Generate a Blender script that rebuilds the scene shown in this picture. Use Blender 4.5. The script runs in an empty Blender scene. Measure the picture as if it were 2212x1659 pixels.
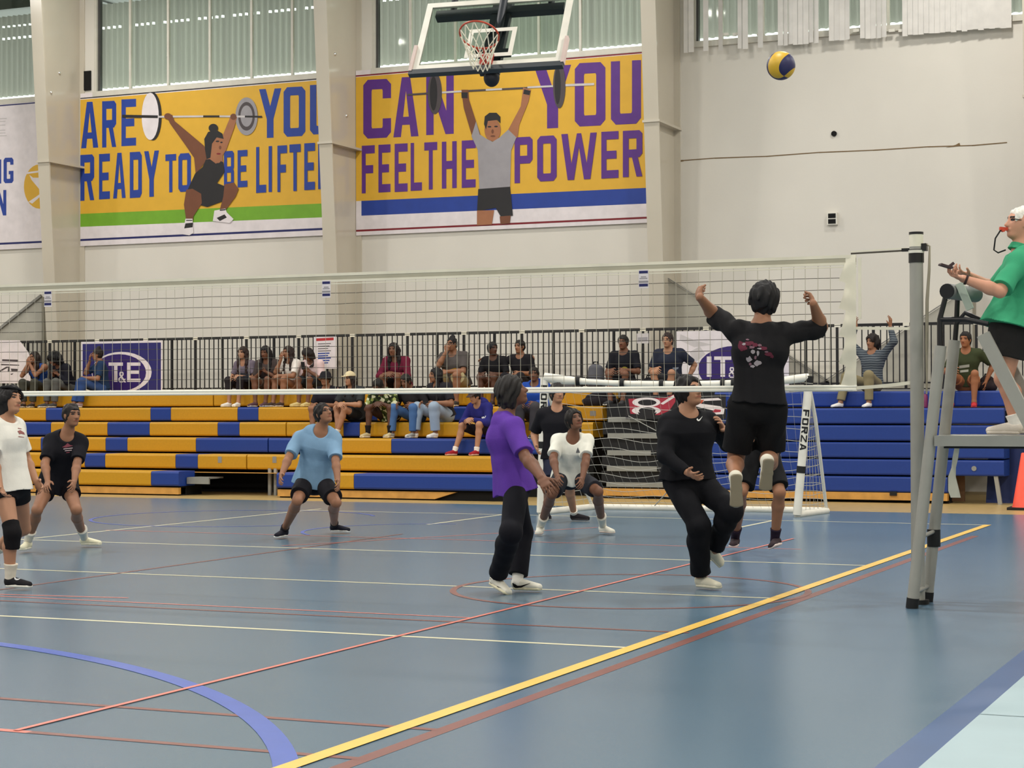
import bpy, math, random
import numpy as np
from mathutils import Vector, Matrix

# ------------------------------------------------------------------ camera, world, light, exposure
SC = bpy.context.scene
COL = SC.collection
W, H = 2212, 1659
CAM = np.array([3.6832, -13.1343, 1.3640])
ROT = (1.58332, 0.00299, 0.40940)
FPX = 4089.43
cam_d = bpy.data.cameras.new('camera'); cam_d.sensor_width = 36.0; cam_d.lens = FPX * 36.0 / W
cam_d.clip_end = 200
cam_o = bpy.data.objects.new('camera', cam_d); COL.objects.link(cam_o)
cam_o.location = CAM.tolist(); cam_o.rotation_euler = ROT
SC.camera = cam_o

SC.view_settings.view_transform = 'Standard'
SC.view_settings.look = 'None'
SC.view_settings.gamma = 1.0
SC.view_settings.use_curve_mapping = False
SC.view_settings.exposure = 0.0

wd = bpy.data.worlds.new('sky'); SC.world = wd; wd.use_nodes = True
bg = wd.node_tree.nodes['Background']
bg.inputs[0].default_value = (0.95, 1.0, 0.97, 1); bg.inputs[1].default_value = 3.2     # bright overcast daylight

LAMPS = [(x, y) for x in (-25, -17, -9, -1, 7) for y in (-16, -8, 0, 8, 14.5)]
LAMP_Z, LAMP_W = 10.2, 345.0
for (lx, ly) in LAMPS:
    ld = bpy.data.lights.new('high_bay_light', 'AREA'); ld.shape = 'DISK'; ld.size = 0.62
    ld.energy = LAMP_W * (0.55 if ly > 12 else 1.0); ld.color = (1.0, 0.962, 0.90)
    lo = bpy.data.objects.new('high_bay_light', ld); COL.objects.link(lo); lo.location = (lx, ly, LAMP_Z - 0.03)

# ------------------------------------------------------------------ helpers
def _rot(rx, ry, rz):
    return np.array(Matrix.Rotation(rz, 3, 'Z') @ Matrix.Rotation(ry, 3, 'Y') @ Matrix.Rotation(rx, 3, 'X'))
RM = _rot(*ROT)
def ray(x, y):
    return RM @ np.array([(x - W / 2) / FPX, (H / 2 - y) / FPX, -1.0])
def at(x, y, axis, v):
    """where the sight line of a measured image point meets the plane axis = v (metres)"""
    d = ray(x, y); return CAM + d * ((v - CAM[axis]) / d[axis])
def at_depth(x, y, dep):
    return CAM + ray(x, y) * dep
FWD = RM @ np.array([0, 0, -1.0]); RIGHT = RM @ np.array([1.0, 0, 0]); UPV = RM @ np.array([0, 1.0, 0])
def depth_of(p):
    return float((np.array(p) - CAM) @ FWD)

def lin(c):
    return tuple(((v / 255.0) / 12.92 if v / 255.0 <= 0.04045 else ((v / 255.0 + 0.055) / 1.055) ** 2.4) for v in c[:3]) + (1.0,)

MATS = {}
def mat(name, rgb, rough=0.6, spec=0.4, metal=0.0, noise=0.06, nscale=6.0, bump=0.0, bscale=60.0):
    if name in MATS: return MATS[name]
    m = bpy.data.materials.new(name); m.use_nodes = True
    nt = m.node_tree; b = nt.nodes['Principled BSDF']
    c = lin(rgb)
    b.inputs['Roughness'].default_value = rough
    b.inputs['Specular IOR Level'].default_value = spec
    b.inputs['Metallic'].default_value = metal
    tc = nt.nodes.new('ShaderNodeTexCoord')
    if noise > 0:
        n = nt.nodes.new('ShaderNodeTexNoise'); n.inputs['Scale'].default_value = nscale; n.inputs['Detail'].default_value = 4
        r = nt.nodes.new('ShaderNodeMapRange')
        r.inputs['From Min'].default_value = 0.3; r.inputs['From Max'].default_value = 0.7
        r.inputs['To Min'].default_value = 1 - noise; r.inputs['To Max'].default_value = 1 + noise
        mx = nt.nodes.new('ShaderNodeVectorMath'); mx.operation = 'SCALE'
        mx.inputs[0].default_value = c[:3]
        nt.links.new(tc.outputs['Object'], n.inputs['Vector'])
        nt.links.new(n.outputs['Fac'], r.inputs['Value'])
        nt.links.new(r.outputs['Result'], mx.inputs['Scale'])
        nt.links.new(mx.outputs['Vector'], b.inputs['Base Color'])
    else:
        b.inputs['Base Color'].default_value = c
    if bump > 0:
        n2 = nt.nodes.new('ShaderNodeTexNoise'); n2.inputs['Scale'].default_value = bscale
        bp = nt.nodes.new('ShaderNodeBump'); bp.inputs['Strength'].default_value = bump; bp.inputs['Distance'].default_value = 0.01
        nt.links.new(tc.outputs['Object'], n2.inputs['Vector'])
        nt.links.new(n2.outputs['Fac'], bp.inputs['Height']); nt.links.new(bp.outputs['Normal'], b.inputs['Normal'])
    MATS[name] = m
    return m

def emis(name, rgb, strength):
    m = bpy.data.materials.new(name); m.use_nodes = True
    b = m.node_tree.nodes['Principled BSDF']
    b.inputs['Base Color'].default_value = lin(rgb); b.inputs['Emission Color'].default_value = lin(rgb)
    b.inputs['Emission Strength'].default_value = strength
    return m

def glass_mat(name, tint=(225, 235, 230), refl=1.0):
    m = bpy.data.materials.new(name); m.use_nodes = True; nt = m.node_tree; nt.nodes.clear()
    o = nt.nodes.new('ShaderNodeOutputMaterial'); mix = nt.nodes.new('ShaderNodeMixShader')
    t = nt.nodes.new('ShaderNodeBsdfTransparent'); t.inputs[0].default_value = lin(tint)
    g = nt.nodes.new('ShaderNodeBsdfGlossy'); g.inputs['Roughness'].default_value = 0.04
    f = nt.nodes.new('ShaderNodeLayerWeight'); f.inputs['Blend'].default_value = 0.12
    mu = nt.nodes.new('ShaderNodeMath'); mu.operation = 'MULTIPLY'; mu.inputs[1].default_value = refl
    nt.links.new(f.outputs[0], mu.inputs[0]); nt.links.new(mu.outputs[0], mix.inputs[0])
    nt.links.new(t.outputs[0], mix.inputs[1]); nt.links.new(g.outputs[0], mix.inputs[2]); nt.links.new(mix.outputs[0], o.inputs[0])
    return m

def tag(o, label=None, cat=None, group=None, kind=None):
    if label: o['label'] = label
    if cat: o['category'] = cat
    if group: o['group'] = group
    if kind: o['kind'] = kind
    return o
def empty(name, loc=(0, 0, 0), label=None, cat=None, group=None, rz=0.0):
    o = bpy.data.objects.new(name, None); COL.objects.link(o)
    o.location = tuple(float(v) for v in loc); o.rotation_euler = (0, 0, rz); o.empty_display_size = 0.1
    return tag(o, label, cat, group)
def basis(o): return Matrix.LocRotScale(o.location, o.rotation_euler, o.scale)
def world_m(o):
    return basis(o) if o.parent is None else world_m(o.parent) @ o.matrix_parent_inverse @ basis(o)
def parent_to(o, par):
    o.parent = par
    o.matrix_parent_inverse = world_m(par).inverted()
def copy_tree(o, par=None):
    c = o.copy(); COL.objects.link(c)
    if par is not None: c.parent = par
    for ch in list(o.children): copy_tree(ch, c)
    return c

class MB:
    def __init__(s): s.v = []; s.f = []; s.m = []; s.sm = []
    def add(s, verts, faces, mi=0, smooth=False):
        k = len(s.v); s.v += [tuple(float(c) for c in p) for p in verts]
        for f in faces: s.f.append(tuple(i + k for i in f)); s.m.append(mi); s.sm.append(smooth)
        return s
    def box(s, x0, y0, z0, x1, y1, z1, mi=0):
        v = [(x0, y0, z0), (x1, y0, z0), (x1, y1, z0), (x0, y1, z0), (x0, y0, z1), (x1, y0, z1), (x1, y1, z1), (x0, y1, z1)]
        return s.add(v, [(0, 3, 2, 1), (4, 5, 6, 7), (0, 1, 5, 4), (1, 2, 6, 5), (2, 3, 7, 6), (3, 0, 4, 7)], mi)
    def bbox(s, x0, y0, z0, x1, y1, z1, b=0.02, mi=0):
        """box with chamfered long edges along X (rounded nose)"""
        pr = [(y0, z0 + b), (y0, z1 - b), (y0 + b * .3, z1 - b * .3), (y0 + b, z1), (y1, z1), (y1, z0), (y0 + b, z0), (y0 + b * .3, z0 + b * .3)]
        return s.prism([(x0, y, z) for y, z in pr], (x1 - x0, 0, 0), mi)
    def prism(s, pts, ext, mi=0):
        n = len(pts); e = np.array(ext, float); p = [np.array(q, float) for q in pts]
        v = p + [q + e for q in p]
        return s.add(v, [tuple(range(n))[::-1], tuple(range(n, 2 * n))] + [(i, (i + 1) % n, n + (i + 1) % n, n + i) for i in range(n)], mi)
    def poly(s, pts, mi=0):
        return s.add(pts, [tuple(range(len(pts)))], mi)
    def tube(s, pts, r, n=10, mi=0, caps=True, smooth=True):
        P = [np.array(p, float) for p in pts]; rs = r if hasattr(r, '__len__') else [r] * len(P)
        vs = []; ref = None
        for i, p in enumerate(P):
            t = P[min(i + 1, len(P) - 1)] - P[max(i - 1, 0)]; t = t / (np.linalg.norm(t) + 1e-12)
            if ref is None:
                a = np.array([0, 0, 1.0]) if abs(t[2]) < 0.9 else np.array([1.0, 0, 0])
                ref = np.cross(t, a)
            ref = ref - t * (ref @ t); ref /= (np.linalg.norm(ref) + 1e-12); b = np.cross(t, ref)
            for k in range(n):
                a = 2 * math.pi * k / n; vs.append(p + rs[i] * (math.cos(a) * ref + math.sin(a) * b))
        fs = []
        for i in range(len(P) - 1):
            for k in range(n):
                fs.append((i * n + k, i * n + (k + 1) % n, (i + 1) * n + (k + 1) % n, (i + 1) * n + k))
        s.add(vs, fs, mi, smooth)
        if caps:
            s.add(vs[:n], [tuple(range(n))[::-1]], mi); s.add(vs[-n:], [tuple(range(n))], mi)
        return s
    def bar(s, a, b, w, d, up=(0, 0, 1), mi=0):
        """rectangular bar between two points"""
        a = np.array(a, float); b = np.array(b, float); t = b - a; t /= np.linalg.norm(t)
        u = np.array(up, float); u = u - t * (u @ t)
        if np.linalg.norm(u) < 1e-6: u = np.cross(t, [1.0, 0, 0])
        u /= np.linalg.norm(u); q = np.cross(t, u)
        pr = [a + q * w / 2 * i + u * d / 2 * j for i, j in ((-1, -1), (1, -1), (1, 1), (-1, 1))]
        return s.prism(pr, b - a, mi)
    def sphere(s, c, r, nu=24, nv=14, mi=0, scale=(1, 1, 1)):
        c = np.array(c, float); vs = []
        for j in range(nv + 1):
            th = math.pi * j / nv
            for i in range(nu):
                ph = 2 * math.pi * i / nu
                vs.append(c + r * np.array([math.sin(th) * math.cos(ph) * scale[0], math.sin(th) * math.sin(ph) * scale[1], math.cos(th) * scale[2]]))
        fs = [(j * nu + i, (j + 1) * nu + i, (j + 1) * nu + (i + 1) % nu, j * nu + (i + 1) % nu) for j in range(nv) for i in range(nu)]
        return s.add(vs, fs, mi, True)
    def lathe(s, prof, c, n=24, mi=0):
        vs = []; c = np.array(c, float)
        for (r, z) in prof:
            for i in range(n):
                a = 2 * math.pi * i / n; vs.append(c + np.array([r * math.cos(a), r * math.sin(a), z]))
        fs = [(j * n + i, j * n + (i + 1) % n, (j + 1) * n + (i + 1) % n, (j + 1) * n + i) for j in range(len(prof) - 1) for i in range(n)]
        return s.add(vs, fs, mi, True)
    def build(s, name, mats, parent=None, **kw):
        me = bpy.data.meshes.new(name); me.from_pydata(s.v, [], s.f)
        for m in (mats if isinstance(mats, (list, tuple)) else [mats]): me.materials.append(m)
        me.polygons.foreach_set('material_index', s.m); me.polygons.foreach_set('use_smooth', s.sm); me.update()
        o = bpy.data.objects.new(name, me); COL.objects.link(o)
        if parent is not None: parent_to(o, parent)
        return tag(o, **kw)

def ell(cx, cy, rx, ry, n=28, a0=0.0, a1=2 * math.pi):
    full = abs(a1 - a0 - 2 * math.pi) < 1e-6
    k = n if full else n + 1
    return [(cx + rx * math.cos(a0 + (a1 - a0) * i / n), cy + ry * math.sin(a0 + (a1 - a0) * i / n)) for i in range(k)]

# block capitals for painted and printed words: strokes inside a unit box, t = stroke share of the width, s = of the height
def letter_polys(ch, t=0.3, s=0.17):
    R = lambda x0, y0, x1, y1: [(x0, y0), (x1, y0), (x1, y1), (x0, y1)]
    c = 0.16; cy = 0.09
    def ring(l=True):
        o = [(c, 0), (1 - c, 0), (1, cy), (1, 1 - cy), (1 - c, 1), (c, 1), (0, 1 - cy), (0, cy)]
        if not l: o = [(0, 0), (1 - c, 0), (1, cy), (1, 1 - cy), (1 - c, 1), (0, 1), (0, 1), (0, 0)]
        i = [(t + .02, s), (1 - t - .02, s), (1 - t, s + .03), (1 - t, 1 - s - .03), (1 - t - .02, 1 - s), (t + .02, 1 - s), (t, 1 - s - .03), (t, s + .03)]
        if not l: i[5] = (t, 1 - s); i[6] = (t, 1 - s); i[7] = (t, s); i[0] = (t, s)
        return [[o[k], o[(k + 1) % 8], i[(k + 1) % 8], i[k]] for k in range(8)]
    if ch == 'A': return [[(0, 0), (t, 0), (0.5 + .06, 1), (0.5 - t * .55, 1)], [(1, 0), (0.5 + t * .55, 1), (0.5 - .06, 1), (1 - t, 0)], R(.22, .2, .78, .2 + s * .8)]
    if ch == 'B': return [R(0, 0, t, 1), R(t, 0, .85, s), R(t, .5 - s / 2, .85, .5 + s / 2), R(t, 1 - s, .85, 1), R(1 - t, .07, 1, .45), R(1 - t, .55, 1, .93), [(.85, 0), (1, .07), (.85, .07)], [(.85, 1), (.85, .93), (1, .93)], [(.85, .45), (1, .45), (.93, .5), (1, .55), (.85, .55)]]
    if ch == 'C': return ring()[4:8] + ring()[0:2] + [ring()[3]] + [R(1 - t, .09, 1, .33), R(1 - t, .67, 1, .91)]
    if ch == 'D': return ring(False)
    if ch == 'E': return [R(0, 0, t, 1), R(t, 0, 1, s), R(t, 1 - s, 1, 1), R(t, .5 - s / 2, .88, .5 + s / 2)]
    if ch == 'F': return [R(0, 0, t, 1), R(t, 1 - s, 1, 1), R(t, .5 - s / 2, .88, .5 + s / 2)]
    if ch == 'G': return ring()[4:8] + ring()[0:2] + [ring()[3]] + [R(1 - t, .09, 1, .48), R(1 - t, .72, 1, .91), R(.52, .48 - s * .8, 1, .48)]
    if ch == 'H': return [R(0, 0, t, 1), R(1 - t, 0, 1, 1), R(t, .5 - s / 2, 1 - t, .5 + s / 2)]
    if ch == 'I': return [R(0, 0, 1, 1)]
    if ch == 'L': return [R(0, 0, t, 1), R(t, 0, 1, s)]
    if ch == 'N': return [R(0, 0, t * .9, 1), R(1 - t * .9, 0, 1, 1), [(0, 1), (t, 1), (1, 0), (1 - t, 0)]]
    if ch == 'O': return ring()
    if ch == 'P': return [R(0, 0, t, 1), R(t, 1 - s, .85, 1), R(t, .42, .85, .42 + s), R(1 - t, .5, 1, .93), [(.85, 1), (.85, .93), (1, .93)], [(.85, .42), (1, .5), (.85, .5)]]
    if ch == 'R': return letter_polys('P', t, s) + [[(.45, .45), (.45 + t, .45), (1, 0), (1 - t, 0)]]
    if ch == 'S': return ring()[4:7] + [ring()[0], ring()[1]] + [R(0, .55, t, .91), R(1 - t, .09, 1, .45), R(1 - t, .7, 1, .91), R(0, .09, t, .3), [(0, .62), (t, .66), (1, .4), (1 - t, .36)], R(.1, .44, .9, .58)]
    if ch == 'T': return [R(0, 1 - s, 1, 1), R(.5 - t / 2, 0, .5 + t / 2, 1 - s)]
    if ch == 'U': return ring()[7:8] + ring()[0:2] + [R(0, .09, t, 1), R(1 - t, .09, 1, 1)]
    if ch == 'W': return [[(0, 1), (t * .6, 1), (.3 + .04, 0), (.22 - .04, 0)], [(.2, 0), (.36, 0), (.5 + .06, 1), (.5 - .06, 1)], [(.64, 0), (.8, 0), (.56, 1), (.44, 1)], [(.66, 0), (.82, 0), (1, 1), (1 - t * .6, 1)]]
    if ch == 'Y': return [R(.5 - t / 2, 0, .5 + t / 2, .42), [(.5 - t / 2, .38), (.5 + t / 2, .38), (t, 1), (0, 1)], [(.5 - t / 2, .38), (.5 + t / 2, .38), (1, 1), (1 - t, 1)]]
    if ch == 'Z': return [R(0, 1 - s, 1, 1), R(0, 0, 1, s), [(0, s), (t, s), (1, 1 - s), (1 - t, 1 - s)]]
    if ch == '&': return [[(.75, 0), (1, 0), (.38, .72), (.18, .66)], R(.15, .0, .6, .1), R(.02, .1, .2, .4), [(.02, .36), (.2, .36), (.62, .62), (.5, .72)], R(.2, .88, .6, 1), R(.14, .62, .3, .92), R(.52, .66, .68, .92), [(.6, .0), (.6, .12), (.8, .34), (.98, .34)]]
    if ch == '?': return [R(0, .82, 1, 1), R(1 - t, .5, 1, .9), R(.35, .42, 1, .55), R(.35, .26, .35 + t, .5), R(.35, 0, .35 + t, .16)]
    return [R(0, 0, 1, 1)]
# ------------------------------------------------------------------ materials of the place
M = {}
M['floor'] = mat('floor_blue', (86, 111, 130), rough=0.24, spec=0.45, noise=0.05, nscale=0.35, bump=0.05, bscale=180)
M['floor_tan'] = mat('floor_tan', (176, 150, 98), rough=0.35, noise=0.12, nscale=9)
M['floor_navy'] = mat('floor_navy_band', (58, 88, 132), rough=0.3, noise=0.08, nscale=2)
M['floor_tile'] = mat('floor_pale_tile', (160, 182, 188), rough=0.35, noise=0.05, nscale=2)
M['grout'] = mat('tile_joint', (128, 150, 158), rough=0.6)
M['line_white'] = mat('line_white', (214, 208, 176), rough=0.35)
M['line_yellow'] = mat('line_yellow', (232, 190, 92), rough=0.35)
M['line_red'] = mat('line_brown_red', (124, 76, 70), rough=0.35)
M['line_pink'] = mat('line_salmon', (214, 122, 108), rough=0.35)
M['line_blue'] = mat('line_blue', (72, 96, 176), rough=0.35)
M['wall'] = mat('wall_cream', (217, 212, 202), rough=0.75, spec=0.2, noise=0.03, nscale=0.7, bump=0.08, bscale=25)
M['column'] = mat('column_paint', (196, 188, 172), rough=0.16, spec=0.5, noise=0.03, nscale=1.2)
M['ceil'] = mat('ceiling_sheet', (205, 205, 200), rough=0.7)
M['white'] = mat('white_paint', (222, 218, 206), rough=0.4)
M['black'] = mat('black_metal', (24, 22, 24), rough=0.4)
M['rubber'] = mat('black_rubber', (20, 20, 22), rough=0.7)
M['steel'] = mat('grey_steel', (152, 150, 142), rough=0.42, spec=0.5, noise=0.05)
M['alu'] = mat('grey_aluminium', (150, 150, 144), rough=0.35, metal=0.35)
M['grey'] = mat('grey_paint', (138, 136, 130), rough=0.7)
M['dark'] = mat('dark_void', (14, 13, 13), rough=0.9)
M['yellow'] = mat('seat_yellow', (192, 142, 24), rough=0.42, noise=0.05, nscale=30)
M['blue'] = mat('seat_blue', (28, 58, 136), rough=0.42, noise=0.05, nscale=30)
M['wood'] = mat('base_wood', (200, 148, 74), rough=0.45, noise=0.14, nscale=7)
M['brown'] = mat('brown_wood', (96, 66, 36), rough=0.6, noise=0.2, nscale=6)
M['net_white'] = mat('net_tape', (228, 222, 202), rough=0.7)

# ------------------------------------------------------------------ floor with its painted lines
f = MB()
X0, X1, Y0, Y1 = -32.0, 10.0, -22.0, 17.6
YB = 11.25                                             # the blue sheet ends here, tan boards follow
XN0, XN1 = 2.08, 2.235                                 # navy band beside the pale tiles
f.poly([(X0, Y0, 0), (XN0, Y0, 0), (XN0, YB, 0), (X0, YB, 0)], 0)
f.poly([(XN0, -1.2, 0), (X1, -1.2, 0), (X1, YB, 0), (XN0, YB, 0)], 0)
f.poly([(X0, YB, 0), (X1, YB, 0), (X1, Y1, 0), (X0, Y1, 0)], 1)
f.poly([(XN0, Y0, 0), (XN1, Y0, 0), (XN1, -1.2, 0), (XN0, -1.2, 0)], 2)
f.poly([(XN1, Y0, 0), (X1, Y0, 0), (X1, -1.2, 0), (XN1, -1.2, 0)], 3)
ZL = 0.0008
LN = [0]                                               # each painted line a hair above the one before
def fline(a, b, w, mi, z=ZL):
    a = np.array(a, float); b = np.array(b, float); t = (b - a) / np.linalg.norm(b - a); n = np.array([-t[1], t[0]]) * w / 2
    q = [a - n, b - n, b + n, a + n]; LN[0] += 1; z = z + LN[0] * 0.00006
    f.poly([(p[0], p[1], z) for p in q], mi)
def farc(c, r, w, a0, a1, mi, n=60, z=ZL):
    LN[0] += 1; z = z + LN[0] * 0.00006
    for i in range(n):
        t0 = a0 + (a1 - a0) * i / n; t1 = a0 + (a1 - a0) * (i + 1) / n
        f.poly([(c[0] + rr * math.cos(t), c[1] + rr * math.sin(t), z) for rr, t in ((r - w / 2, t0), (r + w / 2, t0), (r + w / 2, t1), (r - w / 2, t1))], mi)
WH, YE, RE, PK, BL, GR = 4, 5, 6, 7, 8, 9
fline((0.03, -14), (0.03, 9.0), 0.085, YE, ZL + .0035)             # thick yellow side line
fline((0.215, -14), (0.215, 7.1), 0.075, RE)                     # dark red line beside it
for y in (-3, 0, 3, 9): fline((-9.0, y), (0.0, y), 0.05, WH)
fline((-8.92, -9), (-8.92, 9.4), 0.05, WH)
fline((-6.05, 6.8), (-6.05, 9.0), 0.05, WH); fline((-2.5, 7.0), (-2.5, 9.0), 0.05, WH)
fline((-1.45, -6.6), (-1.45, 6.0), 0.032, PK, ZL + .003)
fline((-14, -6.6), (-1.38, -6.6), 0.05, PK)
fline((-1.38, -6.6), (0.22, -6.6), 0.05, RE); fline((-14, -5.89), (0.2, -5.89), 0.05, RE)
fline((-14, -2.2), (0.1, -2.2), 0.045, RE); fline((-12, -1.95), (-1.45, -1.95), 0.03, PK)
fline((-14, -2.95), (-4.3, -1.7), 0.035, PK)
fline((-5.57, -6.0), (-5.57, 5.2), 0.04, RE)
fline((-9, 4.6), (-1.0, 4.6), 0.03, PK); fline((-5.9, 3.2), (-4.0, 7.0), 0.03, PK)
farc((-1.15, 0.2), 1.32, 0.05, 0, 2 * math.pi, RE)
farc((-5.17, -10.08), 6.11, 0.105, 0.35, 1.75, BL, 50)
farc((-8.9, 7.15), 1.75, 0.045, 0.6, 5.6, BL, 40); farc((-5.6, 5.7), 1.3, 0.04, 1.7, 4.0, BL, 30)
for y in np.arange(-20, -2, 2.2): fline((XN1, y), (X1, y), 0.012, GR)
for x in (3.45, 4.7, 5.9): fline((x, Y0), (x, -1.2), 0.012, GR)
floor = f.build('floor', [M['floor'], M['floor_tan'], M['floor_navy'], M['floor_tile'], M['line_white'], M['line_yellow'], M['line_red'], M['line_pink'], M['line_blue'], M['grout']], kind='structure',
                label='blue sports floor with painted court lines, tan edge and pale tiles')

# ------------------------------------------------------------------ shell of the hall
YW = 17.6; ZC = 11.2; ZS = 7.58                          # wall plane, ceiling, window sill
BAY = [-31.19, -25.05, -18.91, -12.77, -6.63, -0.49, 5.65]
w = MB(); T = 0.25
w.box(X0, YW, 0, X1, YW + T, ZS); w.box(X0, YW, 10.6, X1, YW + T, ZC)
for i, x in enumerate(BAY): w.box(x - .12, YW, ZS, x + .34, YW + T, 10.6)
w.box(X0, YW, ZS, BAY[0], YW + T, 10.6); w.box(BAY[-1], YW, ZS, X1, YW + T, 10.6)
w.build('wall_back', M['wall'], kind='structure', label='cream painted back wall with high window bays')
MB().box(X0 - .25, Y0, 0, X0, YW + T, ZC).build('wall_left', M['wall'], kind='structure')
MB().box(X1, Y0, 0, X1 + .25, YW + T, ZC).build('wall_right', M['wall'], kind='structure')
MB().box(X0, Y0 - .25, 0, X1, Y0, ZC).build('wall_front', M['wall'], kind='structure')
MB().box(X0, Y0, ZC, X1, YW + T, ZC + .1).build('ceiling', M['ceil'], kind='structure')

# wall joint, stain, conduit hole
tr = MB()
pts = [(-6.75, 5.565), (-5.9, 5.58), (-5.0, 5.56), (-4.1, 5.575), (-3.2, 5.56), (-2.3, 5.565), (-1.6, 5.545), (-1.05, 5.56)]
for (a, za), (b, zb) in zip(pts[:-1], pts[1:]): tr.poly([(a, YW - .004, za - .010), (b, YW - .004, zb - .008), (b, YW - .004, zb + .008), (a, YW - .004, za + .008)])
tr.poly([(-6.75, YW - .005, 5.53), (-6.45, YW - .005, 5.555), (-6.45, YW - .005, 5.58), (-6.75, YW - .005, 5.585)])
tr.poly([(-2.02, YW - .005, 5.535), (-1.78, YW - .005, 5.545), (-1.8, YW - .005, 5.60), (-1.86, YW - .005, 5.57)])
tr.build('trim_1', mat('joint_stain', (120, 98, 70), rough=0.9), kind='structure', label='cracked horizontal joint across the cream wall')

# tapered steel columns: web, front flange, stiffener ledge
def front_y(z): return 16.72 - 0.078 * max(z - 3.2, -4)
for i, x in enumerate(BAY):
    c = MB()
    zs = [0, 2, 4, 6, 8, ZC]
    web = [(x - .02, YW, 0), (x - .02, YW, ZC)] + [(x - .02, front_y(z), z) for z in zs[::-1]]
    c.prism(web, (.04, 0, 0))
    for z0, z1 in zip(zs[:-1], zs[1:]):
        y0, y1 = front_y(z0), front_y(z1)
        c.prism([(x - .13, y0 - .035, z0), (x - .13, y1 - .035, z1), (x - .13, y1, z1), (x - .13, y0, z0)], (.26, 0, 0))
    c.box(x - .13, YW - .03, 0, x + .13, YW, ZC)
    zl = 6.10
    c.box(x - .15, front_y(zl) - .06, zl - .02, x + .15, YW, zl + .02)
    if i in (2, 3):
        for pxx, pyy in (((128, 158), (110, 200), (96, 240)) if i == 2 else ((723, 117), (709, 162), (748, 250))):
            p = at(pxx, pyy, 0, x + .02); c.sphere(p, .032, 16, 10, mi=1)  # shiny beads added on the web only to catch lamp glints
    c.build('column', [M['column'], mat('glint_bead_chrome', (240, 240, 240), rough=.3, metal=1.0, noise=0)], kind='structure', label='cream tapered steel column with a ledge')
# ------------------------------------------------------------------ windows: frame, mullions, panes, corrugated translucent sheet outside
def translucent(name, t, d):
    m = bpy.data.materials.new(name); m.use_nodes = True; nt = m.node_tree; nt.nodes.clear()
    o = nt.nodes.new('ShaderNodeOutputMaterial'); a = nt.nodes.new('ShaderNodeAddShader')
    tr_ = nt.nodes.new('ShaderNodeBsdfTranslucent'); tr_.inputs[0].default_value = t + (1,)
    df = nt.nodes.new('ShaderNodeBsdfDiffuse'); df.inputs[0].default_value = d + (1,)
    nt.links.new(tr_.outputs[0], a.inputs[0]); nt.links.new(df.outputs[0], a.inputs[1]); nt.links.new(a.outputs[0], o.inputs[0])
    return m
M['sheet'] = translucent('translucent_sheet', (0.116, 0.109, 0.101), (0.28, 0.28, 0.265))
M['pane'] = glass_mat('window_pane', (240, 245, 240), 0.6)
M['frame'] = mat('window_frame', (206, 202, 190), rough=0.5)
M['framedark'] = mat('window_frame_dark', (70, 70, 68), rough=0.5)
PITCH = 0.132
def corrugated(x0, x1, y, zs, holes):
    m = MB(); n = int((x1 - x0) / PITCH); k = 8
    xs = [x0 + i * PITCH / k for i in range(n * k + 1)]
    ys = [y + 0.036 * math.cos(2 * math.pi * i / k) for i in range(n * k + 1)]
    vs = [(x, yy, z) for z in zs for x, yy in zip(xs, ys)]; nx = len(xs); fs = []
    for r in range(len(zs) - 1):
        for i in range(nx - 1):
            if r in holes and (i % k) in (2, 3, 4, 5) and (i // k) % holes[r] != holes[r] - 1: continue
            fs.append((r * nx + i, r * nx + i + 1, (r + 1) * nx + i + 1, (r + 1) * nx + i))
    m.add(vs, fs, 0, True); return m
MULL = {1: [], 2: [283, 365, 455, 545, 633], 3: [888, 985, 1075, 1165, 1255], 4: [1560, 1650, 1740, 1830, 1920, 2010, 2100]}
ZT = 10.6
for wi in (1, 2, 3, 4):
    xa, xb = BAY[wi] + .34, BAY[wi + 1] - .12
    if wi == 1: xa, xb = BAY[1] + .34, BAY[2] - .12
    fr = MB()
    fr.box(xa, YW - .05, ZS - .10, xb, YW + .20, ZS)                       # sill
    fr.box(xa, YW + .0, ZS, xa + .06, YW + .2, ZT); fr.box(xb - .06, YW, ZS, xb, YW + .2, ZT)
    fr.box(xa, YW + .0, ZT - .08, xb, YW + .2, ZT)
    wn = fr.build('window_%d' % wi, M['frame'], kind='structure', label='high window bay over corrugated translucent sheeting')
    if wi == 1: mx = [xb - .98 * k for k in range(1, 6)]
    else: mx = [float(at(px, 100, 1, YW + .1)[0]) for px in MULL[wi]]
    for x in mx:
        MB().box(x - .022, YW + .06, ZS, x + .022, YW + .12, ZT).build('mullion', M['frame'], wn)
    MB().box(xa, YW + .085, ZS, xb, YW + .095, ZT).build('pane', M['pane'], wn)
    MB().box(xa + .06, YW + .05, ZS, xa + .10, YW + .14, ZT).build('jamb', M['framedark'], wn, label='dark jamb')
    zd = float(at(220, 62, 1, YW + .45)[2]); z2 = float(at(30, 57, 1, YW + .45)[2]) if wi == 1 else zd - .0
    z1 = float(at(30, 83, 1, YW + .45)[2])
    if wi == 1: zs, ho = [7.715, z1 - .02, z1 + .025, z2 - .015, z2 + .02, 9.36], {1: 99, 3: 99}
    else: zs, ho = [7.715, zd - .022, zd + .025, 9.40], {1: 6 if wi == 2 else 7}
    corrugated(xa - .3, xb + .3, YW + .45, zs, ho).build('sheet', M['sheet'], wn, label='corrugated translucent sheet')
    MB().box(xa - .3, YW + .30, 9.50 if wi != 1 else 9.47, xb + .3, YW + 1.3, 9.75).build('eave', M['framedark'], wn, label='dark eave beam')
MB().box(-18.69 - .1, YW - .03, 7.62, -18.69 + .06, YW + .02, 8.0).build('trim_2', M['dark'], kind='structure', label='small black slot in the wall beside the column')

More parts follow.
